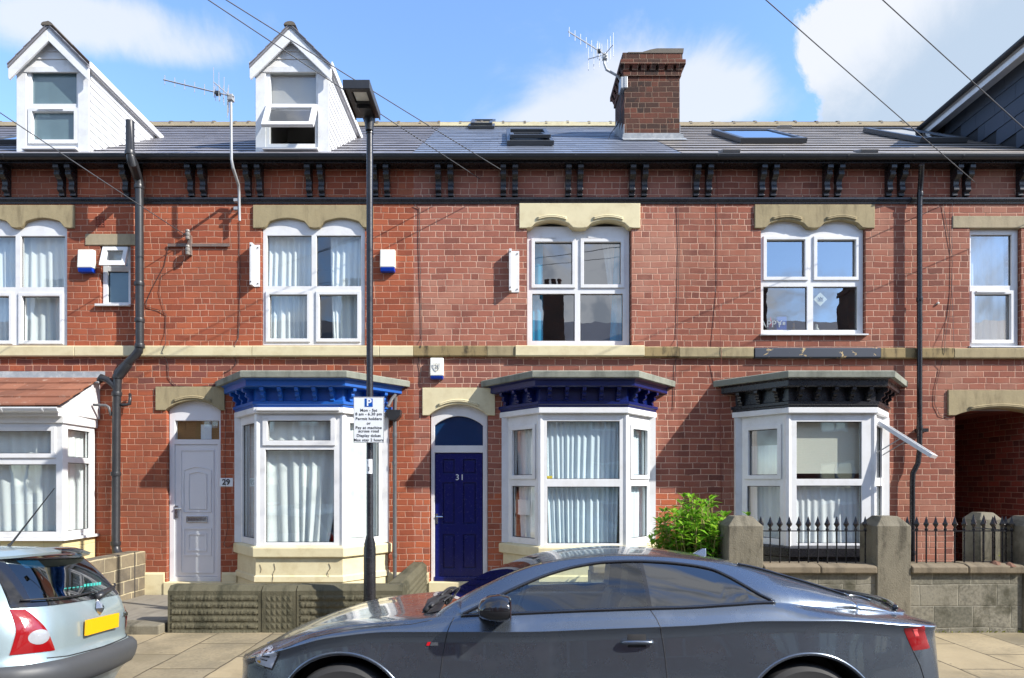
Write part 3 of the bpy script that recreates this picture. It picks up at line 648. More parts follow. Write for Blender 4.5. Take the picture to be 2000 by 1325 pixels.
for i in range(nC):
    s0, s1 = i/nC, min(1, (i+1)/nC+.06); x = -8.75-(i % 2)*.15
    while x < -6.02:
        e = min(x+.30, -6.02); k = random.uniform(-.004, .004)
        tm.hexa([(x+.002, y0+(y1-y0)*s0, z0+(z1-z0)*s0+.022+k), (e-.002, y0+(y1-y0)*s0, z0+(z1-z0)*s0+.022+k), (e-.002, y0+(y1-y0)*s1, z0+(z1-z0)*s1+.004), (x+.002, y0+(y1-y0)*s1, z0+(z1-z0)*s1+.004),
                 (x+.002, y0+(y1-y0)*s0, z0+(z1-z0)*s0+.046+k), (e-.002, y0+(y1-y0)*s0, z0+(z1-z0)*s0+.046+k), (e-.002, y0+(y1-y0)*s1, z0+(z1-z0)*s1+.02), (x+.002, y0+(y1-y0)*s1, z0+(z1-z0)*s1+.02)]); x = e
tm.build('bay_roof', m_tilered, b27, weld=False)
M().prism([(-.01, 3.42), (-.02, 3.30), (-.17, 3.215), (-.18, 3.235), (-.03, 3.33)], -8.8, -5.99, 'x').build('flashing', m_lead, b27)
gm = M().prism([(-.97+.055*math.cos(t), 2.755+.06*math.sin(t)) for t in [math.pi+math.pi*i/8 for i in range(9)]], -8.8, -6.0, 'x').box(-8.8, -6.0, -1.03, -1.017, 2.745, 2.765)
for xx in (-8.2, -7.4, -6.75, -6.2): gm.prism([(-.97+.063*math.cos(t), 2.755+.068*math.sin(t)) for t in [math.pi+math.pi*i/8 for i in range(9)]]+[(-.9, 2.78)], xx-.012, xx+.012, 'x')
gm.build('bay_gutter', m_upvc, b27)
M().box(-8.62, -6.08, -.9, -.80, 2.66, 2.77).build('fascia_board', m_upvc, b27)

# ---- doors
lintel(h29, single_arch(305,440,756,802,324,431,783), m_sand, back=.16)
lintel(h31, single_arch(825,967,758,812,838,953,790), m_cream, back=.16)
def arc_mould(h, xa, xb, ybot, apex, mat):
    m = M()
    for k, (dy, r) in enumerate(((-8, .013), (-5.4, .012))):
        m.tube([(wx(xa+6+(xb-xa-12)*i/18), -.034, wz(ybot+dy-(ybot-apex)*(math.sin(math.pi*(.04+.92*i/18))**.8))) for i in range(2, 17)], r, 8)
    m.build('hood_moulding', mat, h, smooth=True)
arc_mould(h29, 324, 431, 800, 783, m_sand); arc_mould(h31, 838, 953, 810, 790, m_cream)
m_doorwhite = plain('white_door', (.66,.66,.68), .35, var=.04, bump=0)
df = M().holes(P(326,430,780,1138), [P(337,424,821,858), P(336,421,868,1128)], .07, .15).build('door_frame', m_doorwhite, h29, bevel=.005)
M().add([(wx(335), .11, wz(860)), (wx(426), .11, wz(860)), (wx(426), .11, wz(819)), (wx(335), .11, wz(819))], [(0,1,2,3)]).build('fanlight', m_glass, df)
dr = M().box(wx(336.6), wx(420.4), .085, .13, wz(1127.5), wz(868.6)).build('door', m_doorwhite, h29)
pm = M()
def ringrect(m, x0, x1, y0, y1, w=3, a=.074, b=.086, arch=0):
    if not arch: m.holes(P(x0,x1,y0,y1), [P(x0+w,x1-w,y0+w,y1-w)], a, b)
    else:
        o = [(x0, y1), (x1, y1)]+[(x1-(x1-x0)*i/10, y0-arch*math.sin(math.pi*i/10)) for i in range(11)]
        m.tube([(wx(p[0]), b-.004, wz(p[1])) for p in o], .009, 6, closed=True)
ringrect(pm, 347, 413, 878, 1121, 2); ringrect(pm, 354, 407, 919, 1001, arch=7); ringrect(pm, 364, 398, 926, 995, arch=4); ringrect(pm, 352, 408, 1032, 1087); ringrect(pm, 361, 399, 1043, 1078)
pm.build('panel_moulding', m_doorwhite, dr)
M().holes(P(359,401,1009,1021), [P(361,399,1011,1019)], .066, .086).box(wx(361), wx(399), .072, .084, wz(1019), wz(1011)).build('letter_plate', m_chrome, dr, bevel=.002)
M().tube([(wx(338), .05, wz(994)), (wx(352), .045, wz(993.5))], .011, 8).box(wx(337), wx(343), .058, .072, wz(1012), wz(988)).build('handle', m_chrome, dr)
M().box(wx(322), wx(434), -.05, .25, -.02, wz(1137)).build('doorstep', m_cream, h29, bevel=.008)
# boarded fanlight with a paper behind the glass
M().box(wx(333), wx(430), .15, .16, wz(862), wz(816)).box(wx(346), wx(352), .142, .148, wz(838), wz(826)).build('fanlight_board', plain('cardboard', srgb(150,112,64), .9, var=.2, bump=.1), df)
M().box(wx(384), wx(405), .135, .14, wz(857), wz(828)).build('paper_notice', m_signwhite, df)
# navy door
arch = lambda xa, xb, yb, ap, n=16: [(wx(xa+(xb-xa)*i/n), wz(yb-(yb-ap)*(math.sin(math.pi*i/n)**.8))) for i in range(n+1)]
dk = M()
outer = [(wx(841), wz(1138)), (wx(848), wz(1138))]+[(wx(848), wz(831))]+arch(848,943,831,812)[1:-1]+[(wx(943), wz(831)), (wx(943), wz(1138)), (wx(952), wz(1138)), (wx(952), wz(786)), (wx(841), wz(786))]
dk.prism(outer, .06, .15); dk.box(wx(848), wx(943), .062, .148, wz(884), wz(870))
df31 = dk.build('door_frame', m_whitepaint, h31, bevel=.004)
m_fan = plain('blue_film_glass', srgb(16,52,92), .12, var=.15, bump=0, coat=.5)
M().add([(wx(846), .11, wz(872)), (wx(945), .11, wz(872)), (wx(945), .11, wz(800)), (wx(846), .11, wz(800))], [(0,1,2,3)]).build('fanlight', m_fan, df31)
cols = [(864,887),(904,929)]; rows = [(897,925),(943,1024),(1045,1112)]
hol = [P(a,b,c,d) for a, b in cols for c, d in rows]
d31 = M().holes(P(848.5,942.5,885,1131), hol, .085, .13).build('door', m_door, h31, bevel=.006)
pm = M()
for r_ in hol: pm.box(r_[0], r_[1], .108, .12, r_[2], r_[3]); pm.prism([(r_[0]+.02, r_[2]+.02), (r_[1]-.02, r_[2]+.02), (r_[1]-.02, r_[3]-.02), (r_[0]+.02, r_[3]-.02)], .094, .11)
pm.box(wx(847), wx(943.5), .05, .10, wz(1137), wz(1128)); pm.build('door_panel', m_door, d31, bevel=.006)
M().box(wx(848.5), wx(854.5), .070, .084, wz(1024), wz(1004)).tube([(wx(851), .05, wz(1010)), (wx(864), .045, wz(1010))], .011, 8).build('handle', m_chrome, d31)
text('3', .125, 'number', m_signwhite, d31, (wx(892.5), .080, wz(933)), ext=.006); text('1', .125, 'number', m_signwhite, d31, (wx(902), .080, wz(933)), ext=.006)
M().box(wx(838), wx(954), -.06, .25, -.02, wz(1136.8)).build('doorstep', m_cream, h31, bevel=.008)
# cream plinths at the wall foot
for h, a, b in ((h29, X29, wx(322)), (h29, wx(434), XC29-1.13), (h29, XC29+1.13, X31), (h31, X31, wx(838)), (h31, wx(954), XC31-1.13)):
    M().prism([(.01, -.02), (-.03, -.02), (-.03, wz(1122)), (-.015, wz(1118)), (.01, wz(1118))], a+.002, b-.002, 'x').build('plinth', m_cream, h)
# passage
lintel(h35, single_arch(1850,2058,763,812,1864,2041,797), m_sand, back=.2)
arc_mould(h35, 1866, 2039, 812, 799, m_sand)
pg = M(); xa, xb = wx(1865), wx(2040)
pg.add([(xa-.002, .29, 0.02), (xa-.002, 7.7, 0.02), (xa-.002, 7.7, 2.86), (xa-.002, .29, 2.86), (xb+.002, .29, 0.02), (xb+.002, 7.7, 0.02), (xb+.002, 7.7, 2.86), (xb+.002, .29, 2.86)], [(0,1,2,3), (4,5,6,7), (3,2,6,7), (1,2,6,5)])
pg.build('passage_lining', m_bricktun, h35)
# ------------------------------------------------------------------ dormers
def dormer(h, x0, x1, kind):
    """front wall on the facade line, x0..x1 in metres; gable roof running back into the slope"""
    xc = (x0+x1)/2; w = (x1-x0)/2; ez, az = 7.93, 8.475; zb = roofz(0)-.01
    wx0, wx1 = x0+.135*w*2, x0+.845*w*2
    zt, zbm = wz(130), wz(290)
    up = (wx0+.055, wx1-.03, wz(203), wz(136)); lo = (wx0+.075, wx1-.06, wz(274), wz(219)); hol = (wx0+.045, wx1-.045, wz(281), wz(210))
    d = M().holes((x0, x1, zb, ez), [(wx0, wx1, wz(292), zt)], 0, .12)
    d.prism([(x0, ez), (x1, ez), (xc, az-.03)], 0.0, .1)
    d = d.build('dormer', m_clad, h)
    lap = M()
    for i in range(5):
        z = ez+.06+i*.115; k = (az-.03-z)/(az-.03-ez); k2 = max(.02, (az-.03-z-.11)/(az-.03-ez))
        lap.hexa([(xc-w*k, -.018, z), (xc+w*k, -.018, z), (xc+w*k, .01, z), (xc-w*k, .01, z), (xc-w*k2, -.004, z+.11), (xc+w*k2, -.004, z+.11), (xc+w*k2, .01, z+.11), (xc-w*k2, .01, z+.11)])
    lap.build('gable_cladding', m_clad, d)
    M().box(x0, x1, -.03, .0, ez-.03, ez+.055).build('head_board', m_clad, d, bevel=.004)
    for a_, b_ in ((x0-.006, wx0-.004), (wx1+.004, x1+.006)): M().box(a_, b_, -.022, .0, zb, ez-.03).build('corner_board', m_clad, d, bevel=.004)
    if kind == 'open':
        fr = M().holes((wx0, wx1, zbm, zt), [up, (wx0+.045, wx1-.045, wz(281), wz(212))], .0, .07).build('dormer_window', m_upvc, d, bevel=.004)
        M().add([(up[0]-.01, .035, up[2]-.01), (up[1]+.01, .035, up[2]-.01), (up[1]+.01, .035, up[3]+.01), (up[0]-.01, .035, up[3]+.01)], [(0,1,2,3)]).build('pane', m_glass, fr)
        a = R(27); hz = wz(206); Ls = .475
        def To(u_, k, s_): return (u_, -.03-math.sin(a)*s_+math.cos(a)*k, hz-math.cos(a)*s_-math.sin(a)*k)
        so = M().holes((wx0+.01, wx1-.0, 0, Ls), [(wx0+.085, wx1-.075, .075, Ls-.07)], 0, .05, To).build('open_sash', m_upvc, d, bevel=.005)
        M().add([To(wx0+.08, .02, .07), To(wx1-.07, .02, .07), To(wx1-.07, .02, Ls-.06), To(wx0+.08, .02, Ls-.06)], [(0,1,2,3)]).build('pane', m_glass2, so)
    else:
        fr = M().holes((wx0, wx1, zbm, zt), [up, lo], .0, .07).build('dormer_window', m_upvc, d, bevel=.004)
        for q in (up, lo): M().add([(q[0]-.01, .035, q[2]-.01), (q[1]+.01, .035, q[2]-.01), (q[1]+.01, .035, q[3]+.01), (q[0]-.01, .035, q[3]+.01)], [(0,1,2,3)]).build('pane', m_frost, fr)
        M().holes((lo[0]-.06, lo[1]+.06, lo[2]-.06, lo[3]+.055), [lo], -.02, .0).box(lo[0]+.1, lo[1]-.15, -.034, -.02, lo[3]+.02, lo[3]+.034).build('sash', m_upvc, fr, bevel=.004)
    M().prism([(.05, zbm+.0), (-.09, zbm-.03), (-.09, zbm-.055), (.05, zbm-.055)], wx0-.03, wx1+.02, 'x').build('window_sill', m_upvc, d, bevel=.004)
    M().box(wx0, wx1, -.02, .0, zb, zbm-.06).build('apron_flashing', m_lead, d)
    # cheeks of lapped boards, both sides
    yb = (ez-EAVEZ)/PITCH+EAVEY
    for s, X in ((-1, x0), (1, x1)):
        c = M(); n = 11
        for i in range(n):
            za, zc = zb+(ez-zb)*i/n, zb+(ez-zb)*(i+1)/n
            ya, yc = (za-EAVEZ)/PITCH+EAVEY+.05, (zc-EAVEZ)/PITCH+EAVEY+.05
            c.add([(X+s*.016, 0.0, za), (X+s*.016, ya, za), (X+s*.004, yc, zc), (X+s*.004, 0.0, zc), (X-s*.002, 0.0, za), (X-s*.002, ya, za)], [(0,1,2,3), (0,4,5,1)])
        c.build('dormer_cheek', m_clad, d, weld=False)
        m = M(); m.prism([(-.09, ez-.01), (-.09, ez+.085), (yb+.15, ez+.085), (yb, ez-.01)], X+s*.055, X+s*.075, 'x'); m.prism([(-.09, ez-.01), (-.09, ez+.0), (yb, ez+.0), (yb, ez-.01)], X, X+s*.055, 'x')
        m.build('eave_board', m_clad, d)
    # roof slabs
    ov = .06; ra = math.atan2(az-ez, w); ex = w+ov
    for s in (-1, 1):
        zlo = az-(az-ez)/w*ex; r = M()
        r.hexa([(xc+s*ex, -.13, zlo+.03), (xc, -.13, az+.03), (xc, 3.2, az+.03), (xc+s*ex, 3.2, zlo+.03), (xc+s*ex, -.13, zlo+.065), (xc, -.13, az+.07), (xc, 3.2, az+.07), (xc+s*ex, 3.2, zlo+.065)])
        n = 5
        for i in range(n):
            t0, t1 = i/n, (i+1)/n
            r.hexa([(xc+s*ex*(1-t0), -.14, zlo+(az-zlo)*t0+.075), (xc+s*ex*(1-t1-.03), -.14, zlo+(az-zlo)*(t1+.03)+.066), (xc+s*ex*(1-t1-.03), 3.2, zlo+(az-zlo)*(t1+.03)+.066), (xc+s*ex*(1-t0), 3.2, zlo+(az-zlo)*t0+.075),
                    (xc+s*ex*(1-t0), -.14, zlo+(az-zlo)*t0+.09), (xc+s*ex*(1-t1-.03), -.14, zlo+(az-zlo)*(t1+.03)+.076), (xc+s*ex*(1-t1-.03), 3.2, zlo+(az-zlo)*(t1+.03)+.076), (xc+s*ex*(1-t0), 3.2, zlo+(az-zlo)*t0+.09)])
        r.build('dormer_roof', m_tile29, d, weld=False)
        bh = .165; k = (az-ez)/w
        M().prism([(xc+s*ex, zlo+.03), (xc, az+.03), (xc, az+.03-bh-.03), (xc+s*(ex-.015), zlo+.03-bh+.0), (xc+s*ex, zlo+.03-bh+.03)], -.115, -.085).build('bargeboard', m_clad, d, bevel=.005)
        M().add([(xc+s*ex, -.10, zlo+.02), (xc, -.10, az+.02), (xc, .0, az+.02), (xc+s*ex, .0, zlo+.02)], [(0,1,2,3)]).build('dormer_soffit', m_clad, d)
    rm = M()
    for i in range(8):
        yy = -.15+i*.45; rm.prism([(xc+.09*math.cos(t), az+.05+.055*math.sin(t)+random.uniform(-.006, .006)) for t in [math.pi*j/7 for j in range(8)]], yy+.004, yy+.446)
    rm.build('dormer_ridge', m_ridge, d)
    # light inside the dormer stays off: plain room behind
    M().add([(x0+.05, .13, zb), (x1-.05, .13, zb), (x1-.05, 1.2, zb+.55), (x0+.05, 1.2, zb+.55), (x0+.05, .13, ez), (x1-.05, .13, ez), (x1-.05, 1.2, ez), (x0+.05, 1.2, ez)], [(0,1,2,3), (4,5,6,7), (1,2,6,5), (2,3,7,6), (3,0,4,7)]).build('dormer_lining', m_inner, d, weld=False)
    return d
dormer(h27, wx(35), wx(175), 'shut'); dormer(h29, wx(501), wx(643), 'open')
# slate hung box dormer on the right house
xl, xr, ez = 8.02, 10.9, 8.28; zb = roofz(0)-.02; yb = (ez-EAVEZ)/PITCH+EAVEY; az = 9.35
d = M().holes((xl, xr, zb, ez), [(xl+.5, xr-.5, zb+.35, ez-.1)], 0, .1).build('dormer', m_clad, h35)
window(d, (xl+.5, xr-.5, zb+.35, ez-.1), [(xl+.58, (xl+xr)/2-.04, zb+.43, ez-.18, False), ((xl+xr)/2+.04, xr-.58, zb+.43, ez-.18, False)], .02, 'dormer_window')
M().prism([(0, zb), (yb+.05, ez), (0, ez)], xl, xl+.05, 'x').build('cheek_lining', m_darkin, d)
c = M(); n = 6
for i in range(n):
    za, zc = zb+(ez-zb)*i/n, zb+(ez-zb)*(i+1)/n; y = -.02+(i % 2)*-.2
    ye = (za-EAVEZ)/PITCH+EAVEY+.02
    while y < ye:
        e = min(y+.42, ye); yy = max(y, -.02); y += .42
        if e-yy < .03: continue
        ze = min(zc+.02, max(za, roofz(e)+.3)) if False else zc+.02
        c.hexa([(xl-.022, yy+.002, za), (xl-.022, e-.002, za), (xl-.010, e-.002, za), (xl-.010, yy+.002, za), (xl-.010, yy+.002, ze), (xl-.010, e-.002, ze), (xl-.002, e-.002, ze), (xl-.002, yy+.002, ze)])
c.build('dormer_cheek', m_hung, d, weld=False)
sl_ = (az-ez)/((xr-xl)/2)
for s, X in ((-1, xl), (1, xr)):
    ex = .30; xm = (xl+xr)/2
    r = M().hexa([(X+s*ex, -.3, ez-sl_*ex*.6+.1), (xm, -.3, az+.05), (xm, 3.6, az+.05), (X+s*ex, 3.6, ez-sl_*ex*.6+.1), (X+s*ex, -.3, ez-sl_*ex*.6+.15), (xm, -.3, az+.11), (xm, 3.6, az+.11), (X+s*ex, 3.6, ez-sl_*ex*.6+.15)])
    r.build('dormer_roof', m_tile33, d)
    e = M().box(min(X+s*.02, X+s*.26), max(X+s*.02, X+s*.26), -.28, yb+.35, ez-.03, ez-.005); e.build('dormer_soffit', m_clad, d)
    f = M().box(min(X+s*.26, X+s*.28), max(X+s*.26, X+s*.28), -.3, yb+.4, ez-.12, ez+.05); f.build('fascia', m_clad, d)
    gt = M().prism([(X+s*.33+.05*math.cos(t), ez+.05+.055*math.sin(t)) for t in [math.pi+math.pi*i/8 for i in range(9)]], -.3, yb+.4); gt.build('gutter', m_blkplastic, d)
M().prism([(xl, ez), (xr, ez), ((xl+xr)/2, az)], .0, .06).build('gable', m_clad, d)

# ------------------------------------------------------------------ chimney on the house with the navy door
y0, y1, x0, x1 = 1.5, 2.42, 2.09, 3.05
ch = M().box(x0, x1, y0, y1, 7.4, 8.890).build('chimney', m_brickdark, h31)
cm = M()
cm.box(x0-.025, x1+.025, y0-.025, y1+.025, 8.815, 8.895)
for i in range(7):
    xx = x0-.03+(x1-x0+.06-.105)*i/6; cm.prism([(y0-.005, 8.895), (y0-.035, 8.895), (y0-.075, 8.980), (y0-.005, 8.980)], xx, xx+.105, 'x')
    cm.prism([(y1+.005, 8.895), (y1+.035, 8.895), (y1+.075, 8.980), (y1+.005, 8.980)], xx, xx+.105, 'x')
for i in range(6):
    yy = y0-.02+(y1-y0+.04-.10)*i/5; cm.prism([(x0+.005, 8.895), (x0-.035, 8.895), (x0-.075, 8.980), (x0+.005, 8.980)], yy, yy+.10); cm.prism([(x1-.005, 8.895), (x1+.035, 8.895), (x1+.075, 8.980), (x1-.005, 8.980)], yy, yy+.10)
cm.box(x0+.002, x1-.002, y0+.002, y1-.002, 8.895, 8.980)
cm.box(x0-.085, x1+.085, y0-.085, y1+.085, 8.980, 9.065); cm.box(x0-.04, x1+.04, y0-.04, y1+.04, 9.065, 9.210)
cm.build('chimney_head', m_brickdark, ch, bevel=.006)
cc = M().prism([(x0+.52, 9.195), (x1+.05, 9.195), (x1+.06, 9.275), (x0+.55, 9.275), (x0+.44, 9.255), (x0+.3, 9.212), (x0+.05, 9.212), (x0+.05, 9.195)], y0-.05, y1+.05); cc.build('chimney_capping', m_ridge, ch)
zf = roofz(y0)
lf = M().box(x0-.012, x1+.012, y0-.016, y0, zf+.005, zf+.12).prism([(x0-.03, zf+.10), (x1+.05, zf+.10), (x1+.09, zf-.06), (x0-.05, zf-.06)], y0-.03, y0-.017)
lf.hexa([(x0-.05, y0-.17, roofz(y0-.17)+.03), (x1+.09, y0-.17, roofz(y0-.17)+.03), (x1+.09, y0, zf+.03), (x0-.05, y0, zf+.03), (x0-.05, y0-.17, roofz(y0-.17)+.038), (x1+.09, y0-.17, roofz(y0-.17)+.038), (x1+.09, y0, zf+.045), (x0-.05, y0, zf+.045)])
for X in (x0, x1):
    s = -1 if X == x0 else 1
    for i in range(4):
        ya, ybb = y0+(y1-y0)*i/4, y0+(y1-y0)*(i+1)/4; lf.box(min(X, X+s*.012), max(X, X+s*.012), ya, ybb+.02, roofz(ya)-.02, roofz(ybb)+.13)
lf.build('chimney_flashing', m_lead, ch)

# ------------------------------------------------------------------ roof windows and vents
def onroof(x, y, k): return (x, y-k*PITCH/math.hypot(1, PITCH), roofz(y)+k/math.hypot(1, PITCH))
def roof_px(px, py):
    yy = 1.0
    for _ in range(40):
        d = DW+yy; z = EYE+(HY-py)*d/FPX; yy = (z-EAVEZ)/PITCH+EAVEY
    return (px-CX)*(DW+yy)/FPX, yy
m_velux = plain('grey_roof_window_frame', (.055,.058,.062), .35, var=.15, bump=0)
m_skyglass = glass('roof_glass', (.25,.3,.33), .45, .02)
def skylight(h, pxl, pxr, pyt, pyb, open_=0.0, th=.07, fw=.07):
    xa, yb_ = roof_px(pxl, pyb); xb, _ = roof_px(pxr, pyb); _, yt = roof_px((pxl+pxr)/2, pyt)
    m = M(); T = lambda u_, k, s_: onroof(u_, yb_+(yt-yb_)*s_, -k)
    sl = (yt-yb_)*math.hypot(1, PITCH); f = fw/max(.2, sl)
    fr = M().holes((xa, xb, 0, 1), [(xa+fw, xb-fw, f, 1-f)], -th, -.02, T).build('roof_window', m_velux, h, bevel=.006)
    if open_:
        a = open_; Tm = lambda u_, k, s_: onroof(u_, yb_+(yt-yb_)*s_, th*.8+a*(.5-s_)-k*1.0)
        sa = M().holes((xa+.05, xb-.05, .04, .96), [(xa+.05+fw, xb-.05-fw, .12, .88)], -.03, .02, Tm).build('roof_sash', m_velux, fr, bevel=.004)
        M().add([Tm(xa+.1, -.01, .1), Tm(xb-.1, -.01, .1), Tm(xb-.1, -.01, .9), Tm(xa+.1, -.01, .9)], [(0,1,2,3)]).build('pane', m_skyglass, sa)
        M().add([T(xa+fw-.01, -.005, f), T(xb-fw+.01, -.005, f), T(xb-fw+.01, -.005, 1-f), T(xa+fw-.01, -.005, 1-f)], [(0,1,2,3)]).build('roof_void', m_darkin, fr)
    else:
        M().add([T(xa+fw-.01, -th+.015, f), T(xb-fw+.01, -th+.015, f), T(xb-fw+.01, -th+.015, 1-f), T(xa+fw-.01, -th+.015, 1-f)], [(0,1,2,3)]).build('pane', m_skyglass, fr)
        M().add([T(xa+fw-.01, -.016, f), T(xb-fw+.01, -.016, f), T(xb-fw+.01, -.016, 1-f), T(xa+fw-.01, -.016, 1-f)], [(0,1,2,3)]).build('roof_void', m_darkin, fr)
    return fr
skylight(h31, 914, 966, 239.5, 253.5, .08); skylight(h31, 990, 1082, 262, 287, .14, th=.09)
skylight(h33, 1445, 1575, 264, 283, th=.10, fw=.09); skylight(h35, 1795, 1888, 261, 282, th=.10, fw=.09)
skylight(h27, -30, 36, 270, 285, th=.09)
def vent(h, px, py, w=.26):
    x, y = roof_px(px, py); m = M()
    m.hexa([onroof(x-w/2, y, .0), onroof(x+w/2, y, .0), onroof(x+w/2*.9, y+.22, .0), onroof(x-w/2*.9, y+.22, .0), onroof(x-w/2, y, .07), onroof(x+w/2, y, .07), onroof(x+w/2*.9, y+.22, .025), onroof(x-w/2*.9, y+.22, .025)])
    m.build('roof_vent', m_tile33, h, bevel=.006)
vent(h33, 1428, 302); vent(h33, 1697, 302); vent(h33, 1535, 252, .24)

# ------------------------------------------------------------------ aerials
def yagi(root, mastpts, boom0, boom1, nd=9, el=.17, refl=True, mr=.019):
    M().tube(mastpts, mr, 10).build('mast', m_galv, root, smooth=True, sharp=40)
    b0, b1 = Vector(boom0), Vector(boom1); M().tube([b0, b1], .010, 6).build('boom', m_galv, root)
    d = (b1-b0).normalized(); m = M(); m2 = M()
    for i in range(nd):
        p = b0+(b1-b0)*(.02+.70*i/(nd-1)); l = el*(.8+.25*i/nd); m.tube([p+Vector((0, 0, -l/2)), p+Vector((0, 0, l/2))], .0055, 5)
    for k in range(3):
        p = b0+(b1-b0)*(.74+.055*k); m.tube([p+Vector((0, 0, -el*.75)), p+Vector((0, 0, el*.75))], .005, 5)
    m.build('director', m_galv, root)
    p = b0+(b1-b0)*.77; m2.box(p.x-.035, p.x+.035, p.y-.03, p.y+.03, p.z-.035, p.z+.02); m2.build('dipole_box', m_blkplastic, root, bevel=.01)
    if refl:
        p = b0+(b1-b0)*.93; m3 = M(); up = Vector((0, 0, 1)); side = d.cross(up).normalized()
        for s in (-1, 1):
            q = p+side*.0+d*.0
            m3.tube([p, p+(-d*.12+up*.0+side*s*.26)], .007, 5)
            for j in range(3):
                c = p+(-d*.12+side*s*.26)*(j+1)/3; m3.tube([c+Vector((0, 0, -.2)), c+Vector((0, 0, .2))], .0045, 5)
        m3.build('reflector', m_galv, root)
    M().box(mastpts[0][0]-.04, mastpts[0][0]+.04, mastpts[0][1]-.04, mastpts[0][1]+.04, b1.z-.045, b1.z+.045).build('clamp', m_galv, root, bevel=.01)
a1 = thing('tv_aerial', 'grey yagi tv aerial on a cranked mast bracketed to the brick wall under the eaves', 'tv aerial', (wx(467), -.1, wz(430)))
mtop = at(451, 186, 9.0)
yagi(a1, [tuple(mtop), tuple(at(452, 312, 9.0)), tuple(at(455, 328, 9.03)), tuple(at(466, 362, 9.33)), tuple(at(467, 378, 9.38)), tuple(at(468, 432, 9.38))], at(319, 156, 8.9), at(459, 192, 9.0)+Vector((0, -.03, 0)), 6, .16)
wb = M()
for y in (398, 414): wb.box(wx(463), wx(472), -.13, -.07, wz(y+3), wz(y-3)).box(wx(465), wx(470), -.10, .0, wz(y+1.5), wz(y-1.5))
wb.build('wall_bracket', m_galv, a1, bevel=.003)
a2 = thing('tv_aerial', 'grey yagi tv aerial on a bent arm clamped to the brick chimney', 'tv aerial', (2.06, 1.6, 8.7))
c0 = at(1214, 168, 11.15)
yagi(a2, [tuple(at(1181, 104, 11.0)), tuple(at(1180, 125, 11.0)), tuple(at(1184, 136, 11.0)), tuple(at(1208, 150, 11.1)), tuple(at(1212, 158, 11.12)), tuple(c0)], at(1110, 62, 10.2), at(1186, 110, 10.97), 6, .2)
M().box(2.02, 2.10, 1.47, 1.68, 8.60, 8.80).box(2.075, 2.14, 1.46, 1.495, 8.60, 8.80).build('chimney_bracket', m_galv, a2, bevel=.01)
M().tube([tuple(at(1213, 172, 11.1)), (2.065, 1.75, 8.2), tuple(at(1204, 246, 11.5)), tuple(at(1192, 262, 11.25)), tuple(at(1186, 280, 10.95))], .006, 5).build('downlead', m_wire, a2)

# ------------------------------------------------------------------ downpipes
def collar(m, p, r, h=.06): m.lathe([(r, -h/2), (r*1.18, -h/2), (r*1.22, -h*.3), (r*1.22, h*.3), (r*1.18, h/2), (r, h/2)], p, 16)
def pipe(root, pts, r, mat, collars=()):
    m = M().tube(pts, r, 16)
    for p in collars: collar(m, p, r)
    return m.build('pipe', mat, root, smooth=True, sharp=50)
s1 = thing('soil_pipe', 'thick black soil vent pipe rising past the gutter with a crank over the cream band', 'downpipe', (wx(228), -.14, .05))
q = lambda x, y, d=9.36: tuple(at(x, y, d))
soil = [q(254, 237, 9.0), q(254, 296, 9.0), q(255.5, 308, 9.0), q(259, 318, 9.02), q(268, 345, 9.32), q(272, 358, 9.36), q(272, 372), q(273, 672), q(271, 686), q(264, 695), q(240, 718), q(231, 728), q(229.5, 742), q(227.5, 800), q(226, 1066), q(228, 1078, 9.35), q(236, 1088, 9.3)]
pipe(s1, soil, .057, m_blkplastic, [q(254, 300, 9.0), q(271.5, 366), q(272, 555), q(272.6, 626), q(273, 676), q(230, 736), q(228, 770), q(226.3, 926), q(226, 1062)])
ob = M().tube([q(232, 735), q(250, 711)], .067, 14); ob.tube([q(229, 762), q(222, 752), q(210, 742), q(199, 738, 9.38), q(194, 744, 9.38)], [.05, .048, .045, .045, .045], 12); ob.build('branch', m_blkplastic, s1, smooth=True, sharp=50)
M().tube([q(233, 791), q(246, 791, 9.38), q(253, 789, 9.4), q(254, 780, 9.4), q(254, 770, 9.44)], .022, 10).build('waste_pipe', m_blkplastic, s1, smooth=True)
M().tube([q(182, 791, 9.3), q(207, 792, 9.34), q(213, 796, 9.34), q(217, 812, 9.34)], .02, 10).build('overflow_pipe', m_greyplastic, s1, smooth=True)
s2 = thing('downpipe', 'slim black rainwater pipe dropping from the gutter beside the arched passage', 'downpipe', (wx(1797), -.1, .05))
pipe(s2, [q(1800, 322, 9.22), q(1799, 345, 9.33), q(1797, 372, 9.39), q(1796, 400, 9.39), q(1796, 880, 9.39), q(1793, 905, 9.39), q(1783, 925, 9.39), q(1782, 945, 9.39), q(1782, 1102, 9.39)], .036, m_black, [q(1796, 585, 9.39), q(1796, 836, 9.39), q(1782, 1080, 9.39), q(1797, 380, 9.39)])
M().box(wx(1787), wx(1805), -.10, .0, wz(845), wz(838)).build('pipe_clip', m_black, s2)
s3 = thing('downpipe', 'grey drainpipe with a black hopper between the bright blue bay and the navy door', 'downpipe', (wx(771), -.08, .05))
pipe(s3, [q(772, 776, 9.42), q(771, 800, 9.42), q(771, 1142, 9.42)], .029, m_greyplastic, [q(771, 850, 9.42), q(770.6, 905, 9.42), q(771, 1085, 9.42)])
M().prism([(wx(758), wz(803)), (wx(786), wz(803)), (wx(785), wz(814)), (wx(778), wz(823)), (wx(765), wz(823)), (wx(759), wz(814))], -.17, -.01).build('hopper', m_blkplastic, s3, bevel=.006)
M().tube([q(757, 795, 9.2), q(765, 780, 9.3), q(772, 772, 9.42)], .025, 8).build('bay_outlet', m_greyplastic, s3)

